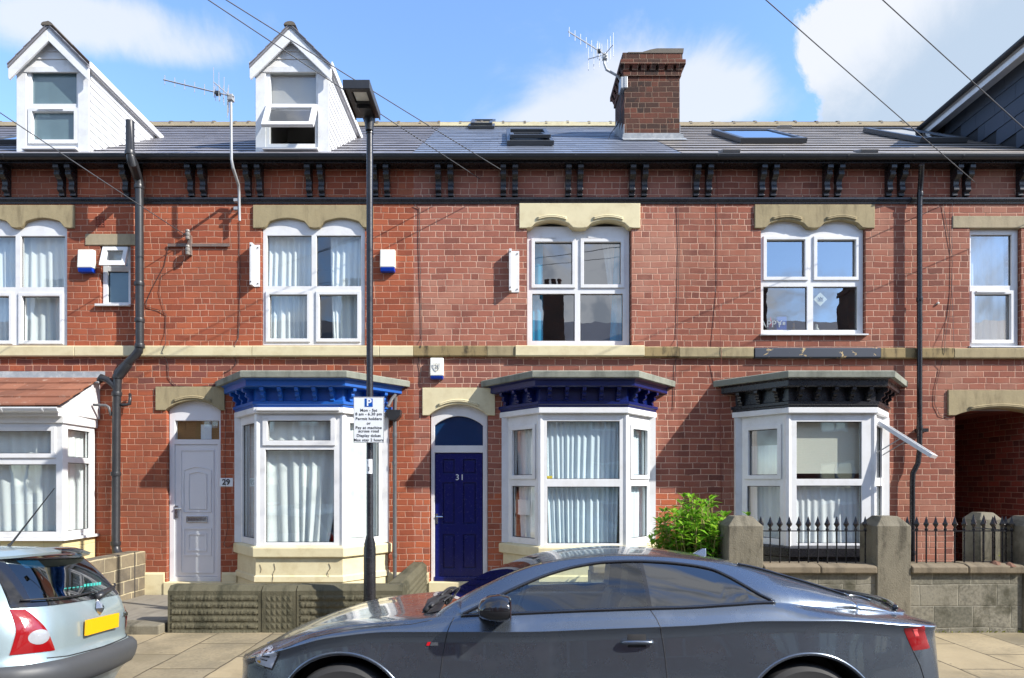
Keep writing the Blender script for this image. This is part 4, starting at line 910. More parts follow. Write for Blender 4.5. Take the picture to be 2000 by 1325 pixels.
# ------------------------------------------------------------------ wall boxes, brackets, house number
def alarm(px0, px1, py0, py1, label, split=.82):
    o = thing('alarm_box', label, 'alarm box', (wx((px0+px1)/2), 0, wz((py0+py1)/2)), 'alarm boxes on the brick fronts')
    zm = wz(py0+(py1-py0)*split)
    M().prism([(0, wz(py0)), (-.075, wz(py0+1)), (-.095, zm), (0, zm)], wx(px0), wx(px1), 'x').build('cover', m_bell, o, bevel=.012)
    M().prism([(0, zm-.002), (-.095, zm-.002), (-.075, wz(py1)), (0, wz(py1))], wx(px0)+.006, wx(px1)-.006, 'x').build('strobe', m_bellblue, o, bevel=.01); return o
alarm(158, 188, 490, 535, 'off white alarm box with blue base beside the small narrow window')
alarm(744, 773, 490, 534, 'off white alarm box with blue base to the right of the street lamp pole')
al = alarm(841, 867, 700, 742, 'small white alarm box with embossed shield above the navy door', .86)
em = M()
sx, sz = wx(854), wz(720)
em.tube([(sx+a*.045, -.098, sz+b*.055) for a, b in ((-1, 1), (-.4, .8), (0, 1), (.4, .8), (1, 1), (.9, .1), (.55, -.6), (0, -1), (-.55, -.6), (-.9, .1))], .004, 6, closed=True)
em.tube([(sx+a*.03, -.098, sz+b*.03) for a, b in ((-.6, .5), (.5, .6), (-.4, 0), (.6, -.1), (-.1, -.6))], .004, 6)
em.build('shield_emblem', m_galv, al)
def lbracket(px0, px1, py0, py1, label):
    o = thing('sign_bracket', label, 'bracket', (wx((px0+px1)/2), 0, wz((py0+py1)/2)), 'white angle brackets on the wall')
    xm = wx(px0+5); m = M()
    m.box(wx(px0), xm, -.11, -.0, wz(py1), wz(py0)).box(xm, wx(px1), -.012, .0, wz(py1), wz(py0)); m.build('angle_plate', m_whitepaint, o, bevel=.004)
    b = M()
    for y in (py0+6, py1-6):
        b.lathe([(.009, 0), (.009, -.01)], (wx(px1-4), -.012, wz(y)), 8, 'y'); b.lathe([(.009, 0), (.009, -.01)], (xm-.02, -.11, wz(y)), 8, 'y')
    b.build('bolt', m_darkin, o)
lbracket(493, 508, 479, 561, 'white angle bracket at the left edge of the upper window over the blue bay')
lbracket(994, 1014, 491, 572, 'white angle bracket on bricks left of the upper window with cream surround')
hn = thing('house_number', 'white ceramic house number plate reading 29 beside the white door', 'house number', (wx(442), -.01, wz(942)))
M().box(wx(429.5), wx(455.5), -.014, .002, wz(950.5), wz(934)).build('plate', m_signwhite, hn, bevel=.004)
text('29', .118, 'digits', m_ink, hn, (wx(442.5), -.018, wz(942.3)), ext=.002, bold=.003, spacing=1.0)
ins = thing('line_bracket', 'rusty horizontal telephone bracket with two grey insulators between the upper windows', 'bracket', (wx(390), 0, wz(480)))
M().box(wx(330), wx(450), -.03, -.018, wz(483), wz(477.5)).box(wx(369), wx(376), -.05, -.0, wz(500), wz(462)).build('bracket_bar', plain('rusty_steel', (.20,.16,.14), .7, .3, var=.35, nscale=9, dirt=srgb(120,70,50), dirtamt=.5), ins)
im = M()
for y in (463, 493): im.lathe([(.012, -.075), (.03, -.07), (.034, -.04), (.026, -.03), (.036, -.015), (.036, .02), (.026, .03), (.034, .045), (.028, .07), (.01, .075)], (wx(372.5), -.09, wz(y)), 14)
im.build('insulator', plain('grey_porcelain', (.22,.20,.18), .35, var=.2), ins, smooth=True, sharp=40)
tag(M().lathe([(.018, 0), (.018, -.02), (.012, -.03)], (wx(1831), 0, wz(593)), 12, 'y').build('wall_plug', m_bell), 'small round white plug in the brickwork right of the slim black pipe', 'wall plug')

# ------------------------------------------------------------------ cables
def cable(name, label, pts, r, mat, cat='cable', group=None, sag=0, wall=True):
    P_ = [Vector(p) for p in pts]; out = []
    for a, b in zip(P_, P_[1:]):
        n = 10 if sag else 4
        for i in range(n): t = i/n; out.append(a.lerp(b, t)+Vector((0, 0, -sag*4*t*(1-t))))
    out.append(P_[-1])
    return tag(M().tube(out, r, 6).build(name, mat, smooth=True), label, cat, group)
cw = lambda *pp: [(wx(x)+random.uniform(-.004, .004), -.012 if not (660 < y < 700) else -.075, wz(y)) for x, y in pp]
cable('wall_cable', 'thin black aerial cable hanging from the tv mast down to the blue bay roof', cw((468,432),(469,520),(469,600),(467,660),(463,675),(459,700),(462,712),(452,722),(436,730)), 0.0043, m_cable)
cable('wall_cable', 'black cable looping from the insulator bracket across the cream band towards the arched door head', cw((330,480),(322,520),(300,560),(286,590),(287,600),(310,606),(325,615),(324,650),(329,672),(322,690),(328,710),(330,738),(344,754),(380,757),(425,752)), 0.0040, m_cable)
cable('wall_cable', 'second thin cable drooping from the insulator bracket in a shallow curve', cw((372,500),(345,522),(316,540),(311,570),(318,595),(324,612)), 0.0026, m_cable)
cable('wall_cable', 'black cable running down beside house number 29 to the bay sill', cw((443,800),(441,870),(440,905),(442,950),(443,1000),(446,1030),(440,1055),(437,1064),(446,1070),(458,1062)), 0.0030, m_cable)
cable('wall_cable', 'dark cable down the bricks at the joint left of the navy door house', cw((808,402),(820,408),(819,470),(823,600),(824,660),(823,678),(817,700),(822,725),(820,748)), 0.0046, m_cable)
cable('wall_cable', 'red brown cable falling from the gutter between navy and black bays', cw((1400,320),(1401,400),(1402,560),(1405,690),(1406,800),(1408,975)), 0.0040, m_redwire)
cable('wall_cable', 'dark cable down the brick joint right of the cream framed window', cw((1323,402),(1326,480),(1325,560),(1322,660),(1321,676),(1319,705),(1316,800)), 0.0040, m_cable)
cable('wall_cable', 'thin grey cable straight down the bricks left of the single upper window', cw((1859,372),(1858,450),(1858,560),(1857,690)), 0.0026, m_wire)
cable('wall_cable', 'curling dark cable on bricks between the slim pipe and the single window', cw((1841,400),(1848,440),(1858,500),(1857,580),(1852,620),(1838,672),(1838,690),(1836,720),(1826,760),(1824,790),(1835,812),(1855,818)), 0.0033, m_cable)
pole = Vector((-9.8, -12.4, 8.15))
lw = [((-.36, -.02, 6.30), (-1.4, 0, 0), 'telephone wire reaching the bricks left of the roof windows, lower of its pair'),
      ((-.054, -.25, 6.33), (-2.3, 0, 0), 'telephone wire ending at a black bracket near the roof windows, upper of its pair'),
      ((-4.72, -.05, 5.42), (.4, 0, 0), 'telephone wire crossing the left white dormer to the insulator bracket'),
      ((6.95, -.15, 6.2), (-1.0, 0, .1), 'telephone wire slanting over the roof to the bracket right of the slim black pipe'),
      ((8.75, -.1, 6.1), (-1.2, 0, .1), 'telephone wire crossing the slate hung dormer at the right')]
for a, off, lab in lw:
    b = pole+Vector(off); cable('telephone_wire', lab, [a, tuple(b)], .006, m_wire, 'wire', 'telephone wires from the pole across the street', sag=.12)
tp = thing('telegraph_pole', 'brown wooden telegraph pole across the street, seen only in reflections', 'telegraph pole', (pole.x-.8, pole.y, 0))
M().tube([(pole.x-.8, pole.y, -.1), (pole.x-.8, pole.y, 8.6)], [.14, .10], 12).build('shaft', plain('creosoted_wood', (.09,.065,.045), .85, var=.3), tp, smooth=True)
M().box(pole.x-2.6, pole.x+.6, pole.y-.05, pole.y+.05, 8.1, 8.2).build('crossarm', m_galv, tp)

# ------------------------------------------------------------------ curtains, blinds and window things
def curtain(name, label, x0, x1, z0, z1, y, mat, folds=9, amp=.025, cat='curtain', T=None, taper=None, group='curtains behind the windows', seed=0):
    rnd = random.Random(seed+int(x0*100)); ph = [rnd.uniform(0, 6.28) for _ in range(4)]; T = T or (lambda u_, k, z: (u_, y+k, z))
    def fn(a, b):
        t = a+.035*math.sin(9*a+ph[0])*(.5+.5*b); z = z1+(z0-z1)*b
        k = amp*.5*(.55+.6*b)*(math.sin(2*math.pi*folds*t+ph[1]+.5*math.sin(3*b+ph[3]))+.45*math.sin(2*math.pi*folds*.47*t+ph[2]))
        x = x0+(x1-x0)*a
        if taper: x = taper(x, b)
        return T(x, k, z)
    o = M().grid(fn, int(folds*10), 14).build(name, mat, smooth=True); return tag(o, label, cat, group)
curtain('curtain', 'white curtain behind the window at the far left of the upper floor', wx(-62), wx(126), wz(668), wz(455), .155, m_curtain, 13, .03)
curtain('curtain', 'white curtain drawn across the left half of the window over the blue bay', wx(518), wx(612), wz(668), wz(455), .155, m_curtain, 8, .035)
curtain('curtain', 'white curtain partly drawn in the right half of the window over the blue bay', wx(640), wx(712), wz(668), wz(455), .155, m_curtain, 6, .035, taper=lambda x, b: x-.02*math.sin(3*b)+(.06 if x < wx(645) else 0)*b)
curtain('curtain', 'white drape at the right side of the cream framed upper window', wx(1182), wx(1232), wz(663), wz(460), .30, m_curtain, 4, .02, taper=lambda x, b: x+(wx(1232)-x)*.55*b)
curtain('curtain', 'turquoise curtain at the left edge of the cream framed upper window', wx(1030), wx(1062), wz(668), wz(460), .24, m_bluecloth, 3, .015)
curtain('curtain', 'turquoise curtain at the right edge of the cream framed upper window', wx(1196), wx(1236), wz(668), wz(460), .27, m_bluecloth, 3, .015, taper=lambda x, b: x+(wx(1232)-x)*.3*(1-b))
curtain('net_curtain', 'white curtain hanging inside the single upper window by the right edge', wx(1894), wx(1985), wz(668), wz(455), .25, m_net, 7, .02, taper=lambda x, b: x+.0*b)
def bT(xc, i):
    path = [(xc-1.1, 0), (xc-.6, -.6), (xc+.6, -.6), (xc+1.1, 0)]; return panelT(path[i], path[i+1])
T, L = bT(XC29, 1)
curtain('curtain', 'white curtain across the front of the bright blue bay, swept aside at the right foot', .04, L-.04, .87, 2.62, 0, m_curtain, 7, .05, T=lambda u_, k, z: T(u_, .12+k, z), taper=lambda u_, b: u_-.42*max(0, (u_-.55))*max(0, b-.25)**1.3)
for i, side in ((0, 'left'), (2, 'right')):
    T2, L2 = bT(XC29, i); curtain('curtain', f'white curtain in the {side} side light of the bright blue bay', .06, L2-.06, .87, 2.62, 0, m_curtain, 5, .025, T=lambda u_, k, z, T2=T2: T2(u_, .12+k, z))
T3, L3 = bT(XC31, 1)
curtain('curtain', 'pale blue gathered curtain filling the front of the navy bay', .05, L3-.05, .87, 2.64, 0, m_curtainblue, 13, .034, T=lambda u_, k, z: T3(u_, .12+k, z), taper=lambda u_, b: u_+(.6-u_)*.10*b)
T4, L4 = bT(XC31, 0)
curtain('curtain', 'pale curtain half drawn in the left side light of the navy bay', .13, L4-.05, .87, 2.64, 0, m_net, 5, .02, T=lambda u_, k, z: T4(u_, .12+k, z), taper=lambda u_, b: u_+.10*b*(1-(u_-.2)/.6))
T5, L5 = bT(XC31, 2)
curtain('curtain', 'pale blue curtain in the right side light of the navy bay', .08, L5-.05, .87, 2.64, 0, m_curtainblue, 6, .02, T=lambda u_, k, z: T5(u_, .12+k, z))
tag(M().add([T3(.06, .30, .95), T3(.18, .30, .95), T3(.12, .30, 2.6), T3(.06, .30, 2.6)], [(0,1,2,3)]).build('curtain', m_bluecloth), 'narrow turquoise curtain edge at the left of the navy bay front', 'curtain')
T6, L6 = bT(XC33, 1)
tag(M().holes((.04, L6-.05, 1.88, 2.64), [], 0, .006, lambda u_, k, z: T6(u_, .13+k, z)).build('roller_blind', m_blind), 'cream roller blind lowered over the upper front pane of the black bay', 'blind')
curtain('net_curtain', 'white net curtain across the lower front pane of the black bay', .06, L6-.05, .87, 1.74, 0, m_net, 11, .02, T=lambda u_, k, z: T6(u_, .12+k, z))
T7, L7 = bT(XC33, 0)
curtain('net_curtain', 'white net curtain in the left side light of the black bay', .10, L7-.05, .87, 2.3, 0, m_net, 6, .02, T=lambda u_, k, z: T7(u_, .2+k, z))
T8, L8 = bT(XC33, 2)
curtain('net_curtain', 'white net curtain behind the lower right side light of the black bay', .08, L8-.05, .87, 1.7, 0, m_net, 5, .02, T=lambda u_, k, z: T8(u_, .2+k, z))
T27, L27 = panelT(p27[1], p27[2])
curtain('curtain', 'white pleated curtain in the front of the tiled bay at the left', .06, L27-.06, 1.0, 2.5, 0, m_curtain, 13, .036, T=lambda u_, k, z: T27(u_, .13+k, z))
Ts, Ls_ = panelT(p27[2], p27[3])
curtain('curtain', 'white curtain in the side light of the tiled bay at the left', .06, Ls_-.06, 1.0, 2.5, 0, m_curtain, 5, .025, T=lambda u_, k, z: Ts(u_, .12+k, z))
tag(M().holes((wx(520), wx(622), wz(206), wz(132)), [], .09, .096).build('roller_blind', plain('grey_blind', (.44,.42,.40), .9, var=.05, bump=0)), 'grey roller blind behind the upper pane of the dormer with open window', 'blind')
curtain('curtain', 'pale curtain edge inside the shut dormer window at the left', wx(56), wx(80), wz(284), wz(136), .14, m_net, 2, .015, taper=lambda x, b: x+.05*b)
# things on the sill of the window over the black bay
m_pink = plain('pink_card', srgb(220,60,90), .6, var=.05, bump=0)
zs = wz(645)+.01
tag(text('HAPPY', .15, 'greeting_letters', m_signwhite, None, (wx(1507), .15, wz(629)), ext=.006), 'white standing letters spelling happy at the left of the sill over the black bay', 'letters')
pk = M()
for dx_, s in ((-.10, .05), (-.06, .04), (.07, .05)): pk.prism([(wx(1503)+dx_, wz(636)), (wx(1503)+dx_+s, wz(632)), (wx(1503)+dx_+s*.5, wz(612))], .185, .19)
tag(pk.build('pink_bunting', m_pink), 'pink paper bunting behind the standing letters over the black bay', 'bunting')
bx = thing('blue_box', 'small dark blue box with two white squares on the sill over the black bay', 'box', (wx(1536), .2, zs))
M().box(wx(1526), wx(1546), .16, .26, zs, wz(613)).build('case', plain('blue_card', srgb(34,84,180), .5, var=.1, bump=0), bx, bevel=.008)
M().box(wx(1529.5), wx(1534.5), .154, .16, wz(630), wz(624)).box(wx(1537.5), wx(1542.5), .154, .16, wz(630), wz(624)).build('white_square', m_signwhite, bx)
fg = M().lathe([(.02, 0), (.028, .01), (.018, .04), (.026, .07), (.012, .10), (.02, .12), (.014, .14), (.002, .15)], (wx(1562), .2, zs), 12)
tag(fg.build('figurine', plain('gold_ornament', srgb(170,130,60), .4, .3, var=.2), smooth=True), 'small golden ornament on the sill right of the blue box', 'ornament')
fg = M().lathe([(.03, 0), (.045, .03), (.04, .06), (.02, .08), (.028, .10), (.02, .12), (.004, .13)], (wx(1607), .2, zs), 12)
tag(fg.build('figurine', plain('white_ornament', srgb(190,196,190), .3, var=.1), smooth=True), 'pale round ornament on the right half of the sill over the black bay', 'ornament')
ws = thing('window_sign', 'white diamond shaped sign stuck in the lower right pane over the black bay', 'sign', (wx(1609), .085, wz(581)))
cxs, czs, rr = wx(1609), wz(581), .105
M().prism([(cxs-rr, czs), (cxs, czs-rr), (cxs+rr, czs), (cxs, czs+rr)], .105, .109).build('diamond', plain('sign_card', srgb(214,214,190), .6, var=.05, bump=0), ws)
dm = M().prism([(cxs-.04, czs-.03), (cxs+.045, czs-.03), (cxs+.045, czs-.02), (cxs-.04, czs-.02)], .101, .104); dm.tube([(cxs-.035, .102, czs+.03), (cxs-.01, .102, czs-.01), (cxs+.0, .102, czs+.03), (cxs+.03, .102, czs-.01), (cxs+.04, .102, czs+.03)], .006, 6)
dm.build('sign_figure', m_greyplastic, ws)
tag(M().add([T3(.045, .05, 1.775), T3(.17, .05, 1.775), T3(.17, .05, 1.845), T3(.045, .05, 1.845)], [(0,1,2,3)]).build('yellow_sticker', plain('yellow_paper', srgb(225,200,60), .7, var=.05, bump=0)), 'small yellow sticker inside the front pane of the navy bay', 'sticker')
tag(M().add([T4(.24, .05, 1.28), T4(.5, .05, 1.28), T4(.5, .05, 1.50), T4(.24, .05, 1.50)], [(0,1,2,3)]).build('paper_notice', m_signwhite), 'white paper notice taped in the lower left side light of the navy bay', 'notice')

# hairline cracks in the painted plinth of the bright blue bay
for k, pts in enumerate((((860,1101),(862,1112),(858,1120),(859,1128),(856,1146)), ((954,1101),(957,1110),(951,1118),(955,1126)), ((826,1103),(829,1112),(827,1119)))):
    M().tube([(XC29+(-.35, .42, -.55)[k]+(x-pts[0][0])*.0072, -.6-(.026 if y < 1124 else .052), EYE-(y-HY)*(DW-.63)/FPX) for x, y in pts], .004, 5).build('plinth_crack', m_cope, b29)
# trickle vents on window heads
def tvent(par, x0, x1, y0, y1, yy): M().box(wx(x0), wx(x1), yy-.016, yy, wz(y1), wz(y0)).build('trickle_vent', m_upvc, par, bevel=.003)
tvent(w31, 1058, 1086, 456.5, 460.5, .108); tvent(w31, 1150, 1178, 456.5, 460.5, .108); tvent(w35, 1910, 1968, 567, 570.5, .04)
# ------------------------------------------------------------------ low stone wall in front of the white door house
FW = -2.26                                                      # street face of the front walls
lw_ = thing('stone_wall', 'low rough faced stone wall with chamfered top in front of the bright blue bay', 'wall', (-2.4, FW, 0), 'front garden walls')
wa, wb_, wt = -3.86, -1.16, .565
def rough_block(a, b, z0, z1, seed, mode, y=FW, T=None):
    rnd = np.random.RandomState(seed); m = M(); T = T or (lambda u_, k, z: (u_, y-k, z)); bands = 6 if mode == 'bands' else 6
    ztop = z1-.10; nx = max(8, int((b-a)/.022))
    if mode == 'bands':
        for i in range(bands):
            za, zc = z0+(ztop-z0)*i/bands+.006, z0+(ztop-z0)*(i+1)/bands-.006; q0 = rnd.rand(nx+12)*.010+.002; h = np.array([[q0[ii+2*jj+2]*.6+rnd.rand()*.006 for jj in range(4)] for ii in range(nx+1)])
            h[:, 0] = h[:, 3] = 0; h[0, :] = h[-1, :] = 0
            h = h+np.repeat(rnd.rand(nx+1, 1)*.006, 4, 1)*(h > 0)
            m.grid(lambda p, q_, h=h, za=za, zc=zc: T(a+.03+(b-a-.06)*p, float(h[int(round(p*nx)), int(round(q_*3))]), za+(zc-za)*q_), nx, 3)
    else:
        nb = int(round((b-a-.08)/.062))
        for i in range(bands):
            for j in range(nb):
                za, zc = z0+(ztop-z0)*i/bands+.006, z0+(ztop-z0)*(i+1)/bands-.006; xa_, xb_ = a+.04+(b-a-.08)*j/nb+.006, a+.04+(b-a-.08)*(j+1)/nb-.006
                xm, zm = (xa_+xb_)/2+rnd.uniform(-.01, .01), (za+zc)/2+rnd.uniform(-.008, .008)
                m.add([T(xa_, 0, za), T(xb_, 0, za), T(xb_, 0, zc), T(xa_, 0, zc), T(xm, .009, zm)], [(0,1,4), (1,2,4), (2,3,4), (3,0,4)])
    pts = [T(a, 0, z0), T(b, 0, z0), T(b, 0, z1-.055), T(a, 0, z1-.055), T(a, -.06, z1), T(b, -.06, z1), T(a, -.20, z1), T(b, -.20, z1), T(a, -.24, z1-.04), T(b, -.24, z1-.04), T(a, -.24, z0), T(b, -.24, z0)]
    m.add(pts, [(0,1,2,3), (3,2,5,4), (4,5,7,6), (6,7,9,8), (8,9,11,10), (0,3,4,6,8,10), (1,11,9,7,5,2)]); return m
seams = [wa, -2.785, -2.385, wb_]
for k, (md, sd) in enumerate((('bands', 3), ('grid', 4), ('bands', 5))):
    rough_block(seams[k]+.006, seams[k+1]-.006, -.02, wt-random.uniform(0, .01), sd, md).build('stone_block', m_rust, lw_)
M().box(wa+.02, wb_-.02, FW+.02, FW+.20, -.02, wt-.05).build('wall_core', m_darkin, lw_)
rough_block(.25, -FW-.01, 0, wt-.004, 8, 'bands', T=lambda u_, k, z: (wb_-.004+k, FW+u_-.0, z)).build('return_wall', m_rust, lw_)
# block wall between the two left houses
st = thing('stone_wall', 'low blocky sandstone wall running from the house front between tiled bay and white door', 'wall', (-5.5, -1.1, 0), 'front garden walls')
M().prism([(0, -.02), (0, .72), (-.10, .735), (-2.2, .735), (-2.25, .70), (-2.25, -.02)], -5.60, -5.385, 'x').build('wall_body', m_stub, st, bevel=.012)
M().box(-5.60-.003, -5.382, -.30, -.275, -.01, .738).build('cement_joint', plain('dark_joint', (.05,.045,.038), .9, var=.2), st)
# step stone at the path
tag(M().box(-5.30, -3.90, -2.36, -2.06, -.02, .135).build('path_step', m_pillar, bevel=.015), 'worn stone step slab at the foot of the path to the white door', 'step')
tag(M().prism([(-2.06, .03), (-2.06, .12), (-.9, .09), (-.06, .075), (-.06, .02)], -5.37, -3.9, 'x').build('path', m_kerb), None or 'worn concrete path', 'path')
bpy.data.objects['path']['kind'] = 'structure'; del bpy.data.objects['path']['category']; del bpy.data.objects['path']['label']
M().box(-1.1, .02, -2.3, -.06, .02, .07).build('door_path', m_kerb)['kind'] = 'structure'

# ------------------------------------------------------------------ rendered block wall with pillars, right
rw = thing('block_wall', 'grey cement block wall with chamfered pillars in front of the black bay', 'wall', (5.0, FW, 0), 'front garden walls')
def pillar(x0, x1, y0, y1, zt, cham=.10):
    m = M().box(x0, x1, y0, y1, -.02, zt-.11); c = cham
    m.hexa([(x0, y0, zt-.11), (x1, y0, zt-.11), (x1, y1, zt-.11), (x0, y1, zt-.11), (x0+c, y0+c*.8, zt), (x1-c, y0+c*.8, zt), (x1-c, y1-c*.8, zt), (x0+c, y1-c*.8, zt)])
    m.box(x0-.004, x1+.004, y0-.004, y1+.004, -.02, .78) if False else None
    return m.build('pillar', m_pillar, rw, bevel=.01)
p1 = (2.555, 2.955); p2 = (4.25, 4.64); p3 = (5.93, 6.40)
for p in (p1, p2, p3): pillar(p[0], p[1], FW-.03, FW+.33, 1.36)
m = M()
for a, b in ((1.0, p1[0]), (p1[1], p2[0]), (p2[1], p3[0]), (p3[1], 11.5)): m.box(a-.01, b+.01, FW, FW+.25, -.02, .715)
m.build('wall_body', m_block, rw)
cp_ = M()
for a, b in ((1.0, p1[0]), (p1[1], p2[0]), (p2[1], p3[0]), (p3[1], 11.5)):
    n = max(1, round((b-a)/.62))
    for i in range(n):
        u0, u1 = a+(b-a)*i/n+.004, a+(b-a)*(i+1)/n-.004; h = random.uniform(-.006, .006)
        cp_.prism([(FW-.05, .712), (FW-.05, .79+h), (FW+.02, .815+h), (FW+.24, .815+h), (FW+.29, .78), (FW+.29, .712)], u0, u1, 'x')
cp_.build('coping', m_cope, rw, bevel=.012)
tag(M().box(5.42, 5.92, FW-.052, FW-.046, .70, .78).build('brick_patch', m_brickdark), 'patch', 'x'); bpy.data.objects.remove(bpy.data.objects['brick_patch'])
fw = M()
for i in range(3):
    fw.lathe([(.0, 0), (.05+random.random()*.03, .01), (.03, .045), (0, .06)], (5.62+random.random()*.2, FW-.02+random.random()*.12, .78+random.random()*.02), 7)
fw.build('broken_brick', plain('broken_brick', srgb(104,72,56), .9, var=.4, nscale=10, bump=.6, bscale=30), rw)
# inner gate pillar by the passage
ip = thing('gate_pillar', 'shorter weathered gate pillar standing before the passage mouth behind the railings', 'pillar', (6.26, -1.15, 0))
m = M().box(6.13, 6.43, -1.35, -1.03, 0, 1.27); m.hexa([(6.13,-1.35,1.27),(6.43,-1.35,1.27),(6.43,-1.03,1.27),(6.13,-1.03,1.27),(6.20,-1.28,1.36),(6.36,-1.28,1.36),(6.36,-1.10,1.36),(6.20,-1.10,1.36)])
m.build('pillar', m_pillar, ip, bevel=.012)

# ------------------------------------------------------------------ iron railings
def finial(m, x, y, z):
    m.lathe([(.009, -.025), (.020, -.015), (.020, .0), (.011, .008), (.013, .018), (.035, .058), (.021, .082), (.012, .115), (.002, .145)], (x, y, z), 4)
    for dx_ in (-1, 1): m.lathe([(.004, -.012), (.011, 0), (.004, .012)], (x+dx_*.024, y, z+.05), 6)
def railing(label, xs, y, ztop=1.185, zbot=.80, along='x'):
    o = thing('iron_railing', label, 'railing', (xs[0] if along == 'x' else y, y if along == 'x' else xs[0], zbot), 'spiked iron railings on the block wall')
    pt = (lambda t: (t, y)) if along == 'x' else (lambda t: (y, t))
    a, b = pt(xs[0]-.01), pt(xs[-1]+.01)
    r = M()
    if along == 'x': r.box(a[0], b[0], y-.016, y+.016, ztop-.006, ztop+.006)
    else: r.box(y-.016, y+.016, a[1], b[1], ztop-.006, ztop+.006)
    r.build('top_rail', m_black, o)
    b0 = f0 = None
    for t in xs:
        q_ = pt(t)
        if b0 is None:
            b0 = M().tube([(q_[0], q_[1], zbot-.01), (q_[0], q_[1], ztop+.03)], .0085, 8).build('bar', m_black, o, smooth=True, sharp=40)
            fm = M(); finial(fm, q_[0], q_[1], ztop+.025); f0 = fm.build('finial', m_black, o); base = Vector((q_[0], q_[1], 0))
        else:
            for src in (b0, f0):
                c = src.copy(); COL.objects.link(c); c.parent = o; c.location = Vector((q_[0], q_[1], 0))-base
    return o
sp = .1105
railing('spiked black railing in front of the black bay between two pillars', [2.985+sp*i for i in range(12)], FW+.12)
railing('spiked black railing in front of the slim black pipe, right of the middle pillar', [4.69+sp*i for i in range(12)], FW+.12)
railing('short spiked railing running back from the wall towards the inner gate pillar', [FW+.2+.17*i for i in range(4)], 5.90, along='y')

# ------------------------------------------------------------------ shrubs
def leafmat(name, stops, trans=.35):
    m, g = newmat(name); geo = g.n('ShaderNodeNewGeometry'); P_ = geo.outputs['Position']
    c = g.ramp(g.m('ADD', g.m('MULTIPLY', geo.outputs['Random Per Island'], .75), g.m('MULTIPLY', g.noise(P_, 5.0, 3), .25)), stops)
    p = g.n('ShaderNodeBsdfPrincipled', {'Base Color': c, 'Roughness': .4, 'Specular IOR Level': .4}); t = g.n('ShaderNodeBsdfTranslucent', {'Color': c})
    mx_ = g.n('ShaderNodeMixShader', {0: trans, 1: p.outputs[0], 2: t.outputs[0]}); g.n('ShaderNodeOutputMaterial', {0: mx_.outputs[0]}); return m
def leaf(m, p, d, up, l, w):
    d = d.normalized(); s = d.cross(up)
    if s.length < .05: s = Vector((1, 0, 0))
    s.normalize(); n = s.cross(d)
    m.add([p, p+d*l*.45+s*w*.5+n*w*.12, p+d*l-n*l*.12, p+d*l*.45-s*w*.5+n*w*.12, p+d*l*.5-n*w*.04], [(0,1,4), (1,2,4), (2,3,4), (3,0,4)])
def shrub(name, label, c, rx, ry, h, nst, mats, lsz, seed, cat='shrub', lean=.25, dense=16):
    rnd = random.Random(seed); o = thing(name, label, cat, c); st_, lf = M(), M()
    for i in range(nst):
        a = rnd.uniform(0, 6.283); r = math.sqrt(rnd.random()); bx_, by_ = c[0]+rx*.55*r*math.cos(a), c[1]+ry*.55*r*math.sin(a)
        hh = h*rnd.uniform(.62, 1.04)*(1-.22*r*r); tip = Vector((c[0]+rx*r*math.cos(a)*rnd.uniform(.75, 1.1)+rnd.uniform(-lean, lean)*.3, c[1]+ry*r*math.sin(a)+rnd.uniform(-.08, .08), c[2]+hh))
        b = Vector((bx_, by_, c[2])); mid = b.lerp(tip, .5)+Vector((rnd.uniform(-.06, .06), rnd.uniform(-.06, .06), .03))
        pts = [b.lerp(mid, t).lerp(mid.lerp(tip, t), t) for t in [k/6 for k in range(7)]]; st_.tube(pts, [.008]*4+[.006, .005, .003], 5)
        for k in range(dense):
            t = rnd.uniform(.22, 1.0)**.8; f = t*6; j = min(5, int(f)); p = pts[j].lerp(pts[j+1], f-j)
            ang = rnd.uniform(0, 6.283); d = Vector((math.cos(ang), math.sin(ang), rnd.uniform(-.35, .75))); s = lsz*rnd.uniform(.6, 1.25)
            leaf(lf, p+d*.01, d, Vector((0, 0, 1)), s, s*.46)
        for k in range(4): ang = rnd.uniform(0, 6.283); leaf(lf, tip, Vector((math.cos(ang), math.sin(ang), .9)), Vector((0, 0, 1)), lsz*.9, lsz*.36)
    st_.build('stem', mats[0], o, smooth=True); lf.build('foliage', mats[1], o, weld=False); return o
m_stem = plain('green_stem', srgb(150,140,80), .8, var=.3)
m_leaf = leafmat('bright_leaf', BR((62,116,26),(98,154,36),(124,176,44),(158,198,60),(80,134,32),(184,210,86)))
m_leaf2 = leafmat('yellow_leaf', BR((96,112,24),(132,142,36),(160,164,50),(84,104,28)))
shrub('hedge_shrub', 'bright green leafy bush in front of the bricks left of the first cement pillar', (2.42, -1.62, .03), .60, .48, 1.52, 210, (m_stem, m_leaf), .125, 11, dense=24)
shrub('hedge_shrub', 'low yellow green feathery shrub behind the railings by the passage', (6.35, -1.75, .05), .28, .26, 1.02, 60, (m_stem, m_leaf2), .05, 12, dense=30)
wd = M(); rnd = random.Random(5)
for i in range(90):
    x = rnd.uniform(4.2, 9.0); b = Vector((x, FW-.012, PAVZ)); leaf(wd, b, Vector((rnd.uniform(-1, 1), -.3, .8)), Vector((0, 1, 0)), rnd.uniform(.02, .05), .015)
tag(wd.build('weeds', m_leaf2, weld=False), 'tiny weeds along the foot of the block wall', 'weeds', kind='stuff')

